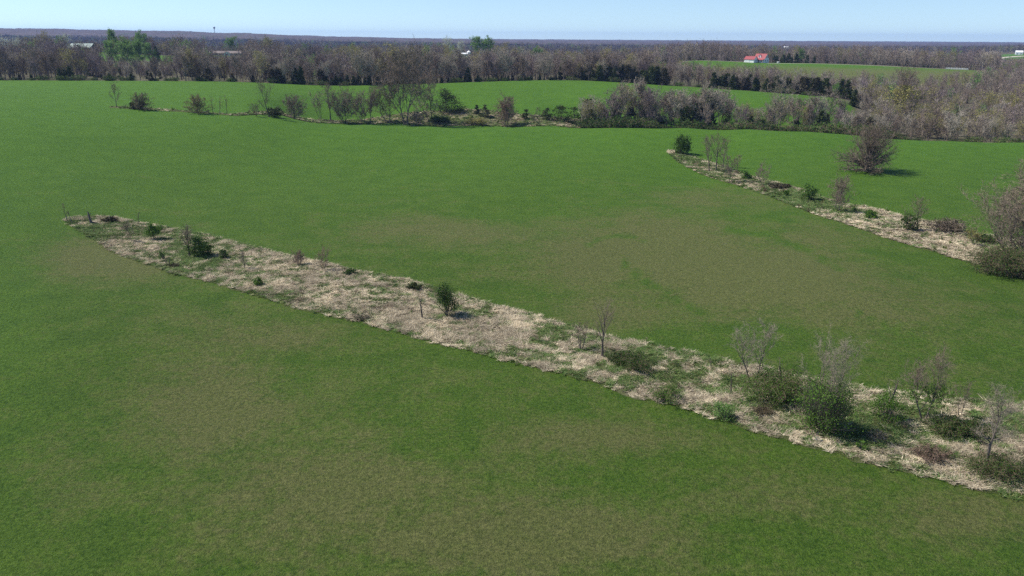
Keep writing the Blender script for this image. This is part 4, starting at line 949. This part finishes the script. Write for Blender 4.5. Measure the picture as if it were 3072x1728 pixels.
# canopy of the farthest woods, beyond where single trees can be made out
yc = np.exp(np.linspace(math.log(2400), math.log(8900), 150)); scn = np.linspace(-.95, .95, 700)
Yc, Sc = np.meshgrid(yc, scn, indexing='ij'); Xc = Sc*Yc
Zc = height(Xc, Yc)+7+5.5*fbm(Xc/22, Yc/22, 3)+9*(fbm(Xc/160, Yc/160, 2)-.5)
V = np.stack([Xc, Yc, Zc], -1).reshape(-1,3); i = np.arange(149)[:,None]*700; j = np.arange(699)[None]
T = np.concatenate([np.stack([i+j, i+j+1, i+701+j],-1).reshape(-1,3), np.stack([i+j, i+701+j, i+700+j],-1).reshape(-1,3)])
t = NT('far_canopy'); c = t.mix(t.ramp(t.noise(.02, 4), .35, .65), (.060,.047,.046), (.105,.083,.078)); c = t.mix(t.ramp(t.noise(.006, 3), .55, .7), c, (.06,.068,.04))
M['far_canopy'] = t.bsdf(c, .95, .05)
m = MB(); m.add(V, T); tag(obj('distant_woodland', m.mesh('distant_woodland', M['far_canopy'])), 'farthest dark wooded ridges along the horizon', 'woodland', kind='stuff')

# ---------------------------------------------------------------- buildings and other things people put there
def gable_building(name, label, cat, p, rz, L, D, eave, ridge, wallm, roofm, over=.35, windows=(), extra=None):
    """ridge along local X, front towards -Y; windows: (side, centre along, sill, width, height)"""
    e = empty(name, (p[0], p[1], p[2]-.05), rz); tag(e, label, cat)
    w = MB(); w.prism([(-D/2,0),(D/2,0),(D/2,eave),(0,ridge),(-D/2,eave)], -L/2, L/2)
    me = w.mesh('wall', M[wallm]); me.transform(Matrix.Rotation(math.radians(90), 4, 'Z')); obj('wall', me, e)   # prism ran along Y
    sl = (ridge-eave)/(D/2); r = MB(); t_ = .14
    for s in (-1, 1):
        y1 = s*(D/2+over); z1 = eave-over*sl
        V = [(-L/2-over,0,ridge+.02),(L/2+over,0,ridge+.02),(L/2+over,y1,z1+.02),(-L/2-over,y1,z1+.02)]; V += [(x,y,z+t_) for x,y,z in V]
        r.add(V, [(0,1,2),(0,2,3),(4,6,5),(4,7,6),(0,4,5),(0,5,1),(1,5,6),(1,6,2),(2,6,7),(2,7,3),(3,7,4),(3,4,0)])
    rf = obj('roof', r.mesh('roof', M[roofm]), e)
    c = MB(); c.box(-L/2-over, L/2+over, -.12, .12, ridge+.13, ridge+.22); obj('ridge_cap', c.mesh('ridge_cap', M[roofm]), rf)
    for side, a, z0, ww, hh in windows:
        f = MB(); g = MB()
        if side in 'FB':
            s = -1 if side == 'F' else 1; y = s*D/2
            f.box(a-ww/2-.08, a+ww/2+.08, min(y, y+s*.06), max(y, y+s*.06), z0-.08, z0+hh+.08); g.box(a-ww/2, a+ww/2, min(y, y+s*.09), max(y, y+s*.09), z0, z0+hh)
        else:
            s = 1 if side == 'R' else -1; x = s*L/2
            f.box(min(x, x+s*.06), max(x, x+s*.06), a-ww/2-.08, a+ww/2+.08, z0-.08, z0+hh+.08); g.box(min(x, x+s*.09), max(x, x+s*.09), a-ww/2, a+ww/2, z0, z0+hh)
        wo = obj('window', f.mesh('window', M['white_wall']), e); obj('pane', g.mesh('pane', M['glass']), wo)
    return e
RZ = math.radians(-42)
ph = ground_far(2283, 648); pg = ground_far(2252, 644)
h = gable_building('farmhouse', 'white farmhouse with red metal roof, dormer and porch in the far meadow', 'house', ph, RZ, 9.2, 9.6, 3.0, 7.2, 'white_wall', 'red_roof',
                   windows=(('R',-2.2,1.0,1.0,1.5), ('R',1.6,1.0,1.0,1.5), ('R',-.9,4.0,1.0,1.3), ('R',1.2,4.0,.9,1.3), ('F',-3.0,1.0,1.0,1.4), ('F',2.9,1.0,1.0,1.4)))
m = MB(); m.box(-.5,.5,-4.93,-4.8,0.1,2.2); d_ = obj('door', m.mesh('door', M['dark_wall']), h); m = MB(); m.box(.32,.42,-4.99,-4.93,1.0,1.12); obj('handle', m.mesh('handle', M['galv']), d_)
m = MB(); m.quad((-4.6,-4.85,2.95),(4.6,-4.85,2.95),(4.6,-7.4,2.35),(-4.6,-7.4,2.35)); m.quad((-4.6,-4.85,3.08),(-4.6,-7.4,2.48),(4.6,-7.4,2.48),(4.6,-4.85,3.08)); m.box(-4.6,4.6,-7.45,-7.35,2.3,2.5)
po = obj('porch', m.mesh('porch', M['red_roof']), h)
m = MB(); m.box(-4.6,4.6,-7.3,-4.85,0,.28); obj('porch_deck', m.mesh('porch_deck', M['tan_wall']), po)
for x in (-4.3,-1.5,1.5,4.3): m = MB(); m.box(x-.08,x+.08,-7.25,-7.09,.28,2.34); obj('porch_post', m.mesh('porch_post', M['white_wall']), po)
m = MB(); m.prism([(-1.1,3.6),(1.1,3.6),(1.1,5.4),(0,6.5),(-1.1,5.4)], -3.7, -.8); do = obj('dormer', m.mesh('dormer', M['white_wall']), h)
m = MB(); m.quad((-1.35,-3.95,5.22),(0,-3.95,6.62),(0,-.6,6.62),(-1.35,-.6,5.22)); m.quad((0,-3.95,6.62),(1.35,-3.95,5.22),(1.35,-.6,5.22),(0,-.6,6.62)); obj('dormer_roof', m.mesh('dormer_roof', M['red_roof']), do)
m = MB(); m.box(-.4,.4,-3.76,-3.7,4.3,5.3); obj('pane', m.mesh('pane', M['glass']), do)
m = MB(); m.box(1.9,2.5,1.2,1.8,5.4,8.0); obj('chimney', m.mesh('chimney', M['brown_roof']), h)
g = gable_building('garage', 'white garage with red metal roof left of the farmhouse', 'garage', pg, RZ, 8.6, 7.4, 2.6, 5.0, 'white_wall', 'red_roof', windows=(('R',0,1.0,.9,1.1),))
m = MB(); m.box(-3.2,.6,-3.78,-3.7,.05,2.2); gd = obj('garage_door', m.mesh('garage_door', M['white_wall']), g)
for k in range(3): m = MB(); m.box(-3.1,.5,-3.81,-3.78,.15+.68*k,.75+.68*k); obj('door_panel', m.mesh('door_panel', M['white_wall']), gd)
# little tank on the lawn
p = ground_far(2334, 640); e = empty('fuel_tank', p, .3); tag(e, 'small white tank on the lawn right of the farmhouse', 'tank')
m = MB(); m.lathe([(0,-1.1),(.35,-1.0),(.48,-.8),(.48,.8),(.35,1.0),(0,1.1)], 12); me = m.mesh('tank_body', M['white_wall'], True); me.transform(Matrix.Translation((0,0,.85)) @ Matrix.Rotation(math.radians(90),4,'Y')); obj('tank_body', me, e)
for x in (-.6,.6): m = MB(); m.box(x-.08,x+.08,-.35,.35,-.05,.45); obj('leg', m.mesh('leg', M['galv']), e)
# board fence at the right end of the meadow
a_, b_ = ground_far(2838, 602), ground_far(2903, 594); e = empty('board_fence', a_); tag(e, 'white board fence at the right end of the house meadow', 'fence')
n = 9; P = np.array([a_+(b_-a_)*k/(n-1) for k in range(n)]); P[:,2] = height(P[:,0], P[:,1]); P = P-a_
for k in range(n): m = MB(); m.box(P[k,0]-.08,P[k,0]+.08,P[k,1]-.08,P[k,1]+.08,P[k,2]-.2,P[k,2]+1.35); obj('post', m.mesh('post', M['white_wall']), e)
for zz in (.35,.75,1.15):
    for k in range(n-1):
        m = MB(); q = P[k:k+2]; m.add([(q[0,0],q[0,1]-.1,q[0,2]+zz-.09),(q[1,0],q[1,1]-.1,q[1,2]+zz-.09),(q[1,0],q[1,1]-.1,q[1,2]+zz+.09),(q[0,0],q[0,1]-.1,q[0,2]+zz+.09),
                                       (q[0,0],q[0,1]-.14,q[0,2]+zz-.09),(q[1,0],q[1,1]-.14,q[1,2]+zz-.09),(q[1,0],q[1,1]-.14,q[1,2]+zz+.09),(q[0,0],q[0,1]-.14,q[0,2]+zz+.09)], [(0,2,1),(0,3,2),(4,5,6),(4,6,7),(3,7,6),(3,6,2),(0,1,5),(0,5,4)])
        obj('rail', m.mesh('rail', M['white_wall']), e)
# barn, long house, grain bin yard
p = ground_far(252, 705); b = gable_building('barn', 'dark barn with weathered pale green roof in the left woods', 'barn', p, math.radians(-6), 21, 11, 4.2, 7.6, 'dark_wall', 'green_roof', windows=(('F',-5,1.4,1.4,1.2), ('F',5,1.4,1.4,1.2)))
m = MB(); m.box(-1.8,1.8,-5.62,-5.5,.05,3.4); bd = obj('barn_door', m.mesh('barn_door', M['tan_wall']), b); m = MB(); m.box(-2.2,2.2,-5.68,-5.62,3.4,3.55); obj('door_rail', m.mesh('door_rail', M['galv']), bd)
m = MB(); m.prism([(-10.5,2.2),(-3,2.2),(-3,3.4),(-10.5,3.4)], -8.4, -5.6); obj('lean_to', m.mesh('lean_to', M['green_roof']), b)
p = ground_far(688, 705); b = gable_building('long_house', 'long low brown roofed house behind the left woods', 'house', p, math.radians(4), 26, 8.5, 2.7, 4.6, 'tan_wall', 'brown_roof',
    windows=tuple(('F',a,.9,1.3,1.2) for a in (-10.5,-7,-3.8,4.4,7.5,10.6)))
m = MB(); m.prism([(-2.6,0),(2.6,0),(2.6,2.7),(0,4.2),(-2.6,2.7)], -7.2, -4.2); gw = obj('front_gable', m.mesh('front_gable', M['white_wall']), b)
m = MB(); m.quad((-2.9,-7.45,2.6),(0,-7.45,4.32),(0,-.2,4.32),(-2.9,-.2,2.6)); m.quad((0,-7.45,4.32),(2.9,-7.45,2.6),(2.9,-.2,2.6),(0,-.2,4.32)); obj('front_gable_roof', m.mesh('front_gable_roof', M['brown_roof']), gw)
m = MB(); m.box(-.9,.9,-7.26,-7.2,.9,2.2); obj('pane', m.mesh('pane', M['glass']), gw)
p = ground_far(1407, 760); e = empty('grain_bin', p); tag(e, 'round white metal grain bin among the woods', 'grain bin')
m = MB(); m.lathe([(2.3,-.1)]+[(2.3+.05*(k%2), .1+.27*k) for k in range(15)], 24); obj('bin_wall', m.mesh('bin_wall', M['galv']), e)
m = MB(); m.lathe([(2.45,3.85),(.45,5.3),(.45,5.5),(0,5.62)], 24); rf = obj('roof', m.mesh('roof', M['white_wall']), e); m = MB(); m.lathe([(.3,5.5),(.3,5.85),(0,5.95)], 12); obj('cap', m.mesh('cap', M['galv']), rf)
m = MB(); m.box(-.4,.4,-2.42,-2.3,.3,1.9); obj('door', m.mesh('door', M['dark_wall']), e)
p = ground_far(1393, 752); gable_building('shed', 'low white shed left of the grain bin', 'shed', p, .2, 6, 4, 2.0, 3.0, 'white_wall', 'white_wall', windows=(('F',1,.8,.8,.8),))
p = ground_far(3056, 1500); gable_building('distant_house', 'white house on the far hillside at the right edge', 'house', p, -.5, 12, 9, 4.5, 7.5, 'white_wall', 'white_wall', windows=(('F',-3,1,1.5,1.5), ('F',3,1,1.5,1.5)))
p = ground_far(2359, 2300); gable_building('distant_house', 'white house far behind the farmhouse, left of two', 'house', p+np.array([0,0,3]), -.4, 16, 10, 6, 10, 'white_wall', 'white_wall', windows=(('F',-3,1,1.5,1.5), ('F',3,1,1.5,1.5)))
p = ground_far(2423, 2300); gable_building('distant_house', 'pale grey house far behind the farmhouse, right of two', 'house', p+np.array([0,0,3]), .3, 13, 9, 5, 8, 'grey_wall', 'grey_wall', windows=(('F',-3,1,1.5,1.5), ('F',3,1,1.5,1.5)))
# water tower and radio mast on the skyline
p = ground_far(645, 3600); e = empty('water_tower', p); tag(e, 'tiny water tower on the left skyline', 'water tower')
m = MB(); m.lathe([(3.2,-1),(1.5,3),(1.2,22),(1.6,27)], 16); obj('stem', m.mesh('stem', M['tank'], True), e)
m = MB(); m.lathe([(1.6,26.5),(4.2,29),(5.2,32),(4.6,35),(2.6,37),(0,37.6)], 20); obj('tank', m.mesh('tank', M['tank'], True), e)
p = ground_far(2716, 4300); e = empty('radio_mast', p); tag(e, 'thin radio mast on the right skyline', 'mast')
m = MB()
for k in range(3): a = k*2.094; m.tube(np.array([[math.cos(a)*.9,math.sin(a)*.9,-1],[math.cos(a)*.35,math.sin(a)*.35,62]]), np.array([.1,.07]), 4)
obj('lattice_legs', m.mesh('lattice_legs', M['galv']), e)
m = MB()
for q in range(30):
    z0 = q*2.05; f = lambda z: .9-.55*z/62
    for k in range(3):
        a, b = k*2.094, (k+1)*2.094; m.tube(np.array([[math.cos(a)*f(z0),math.sin(a)*f(z0),z0],[math.cos(b)*f(z0+2),math.sin(b)*f(z0+2),z0+2]]), np.array([.04,.04]), 3)
obj('bracing', m.mesh('bracing', M['galv']), e)
m = MB(); m.lathe([(.3,60),(.35,64),(.1,66),(0,66.2)], 8); obj('beacon', m.mesh('beacon', M['white_wall']), e)
# lanes
def lane(name, pts, w, label):
    P = np.array([ground_far(u, y)[:2] for u, y in pts]); cl = np.concatenate([[0], np.cumsum(np.linalg.norm(np.diff(P,axis=0),axis=1))]); tt = np.linspace(0, cl[-1], 60)
    C = np.stack([np.interp(tt, cl, P[:,0]), np.interp(tt, cl, P[:,1])], 1); d = np.gradient(C, axis=0); d /= np.linalg.norm(d,axis=1)[:,None]; nn = np.stack([-d[:,1], d[:,0]], 1)
    cols = np.linspace(-.5,.5,5); V = (C[:,None]+nn[:,None]*cols[None,:,None]*w).reshape(-1,2); z = height(V[:,0], V[:,1])+.06
    i = np.arange(59)[:,None]*5; j = np.arange(4)[None]; T = np.concatenate([np.stack([i+j,i+5+j,i+6+j],-1).reshape(-1,3), np.stack([i+j,i+6+j,i+1+j],-1).reshape(-1,3)])
    m = MB(); m.add(np.concatenate([V, z[:,None]], 1), T); tag(obj(name, m.mesh(name, M['gravel'])), label, kind='structure')
lane('farm_lane', [(2040,646),(2140,650),(2235,650)], 4.5, 'pale gravel lane left of the farmhouse')
lane('farm_lane', [(2300,632),(2420,636),(2540,632),(2650,624),(2760,614),(2840,606)], 3.2, 'pale gravel lane right of the farmhouse')
lane('farm_lane', [(636,675),(660,682),(695,686)], 3.5, 'pale drive below the long low house')
lane('farm_lane', [(2988,1380),(3010,1420),(3060,1440),(3130,1440)], 14, 'pale bare track on the far hillside at the right')

# ---------------------------------------------------------------- the air
t = NT('air'); v_ = t.t.nodes.new('ShaderNodeVolumePrincipled'); v_.inputs['Color'].default_value = (.36,.53,1.0,1); v_.inputs['Density'].default_value = 7.5e-5; v_.inputs['Anisotropy'].default_value = .1
t.t.links.new(v_.outputs[0], t.out.inputs['Volume'])
m = MB(); m.box(-11800, 11800, -160, 9400, -40, 92); o = obj('haze', m.mesh('haze', t.m)); tag(o, 'thin blue air over the whole landscape', kind='stuff')
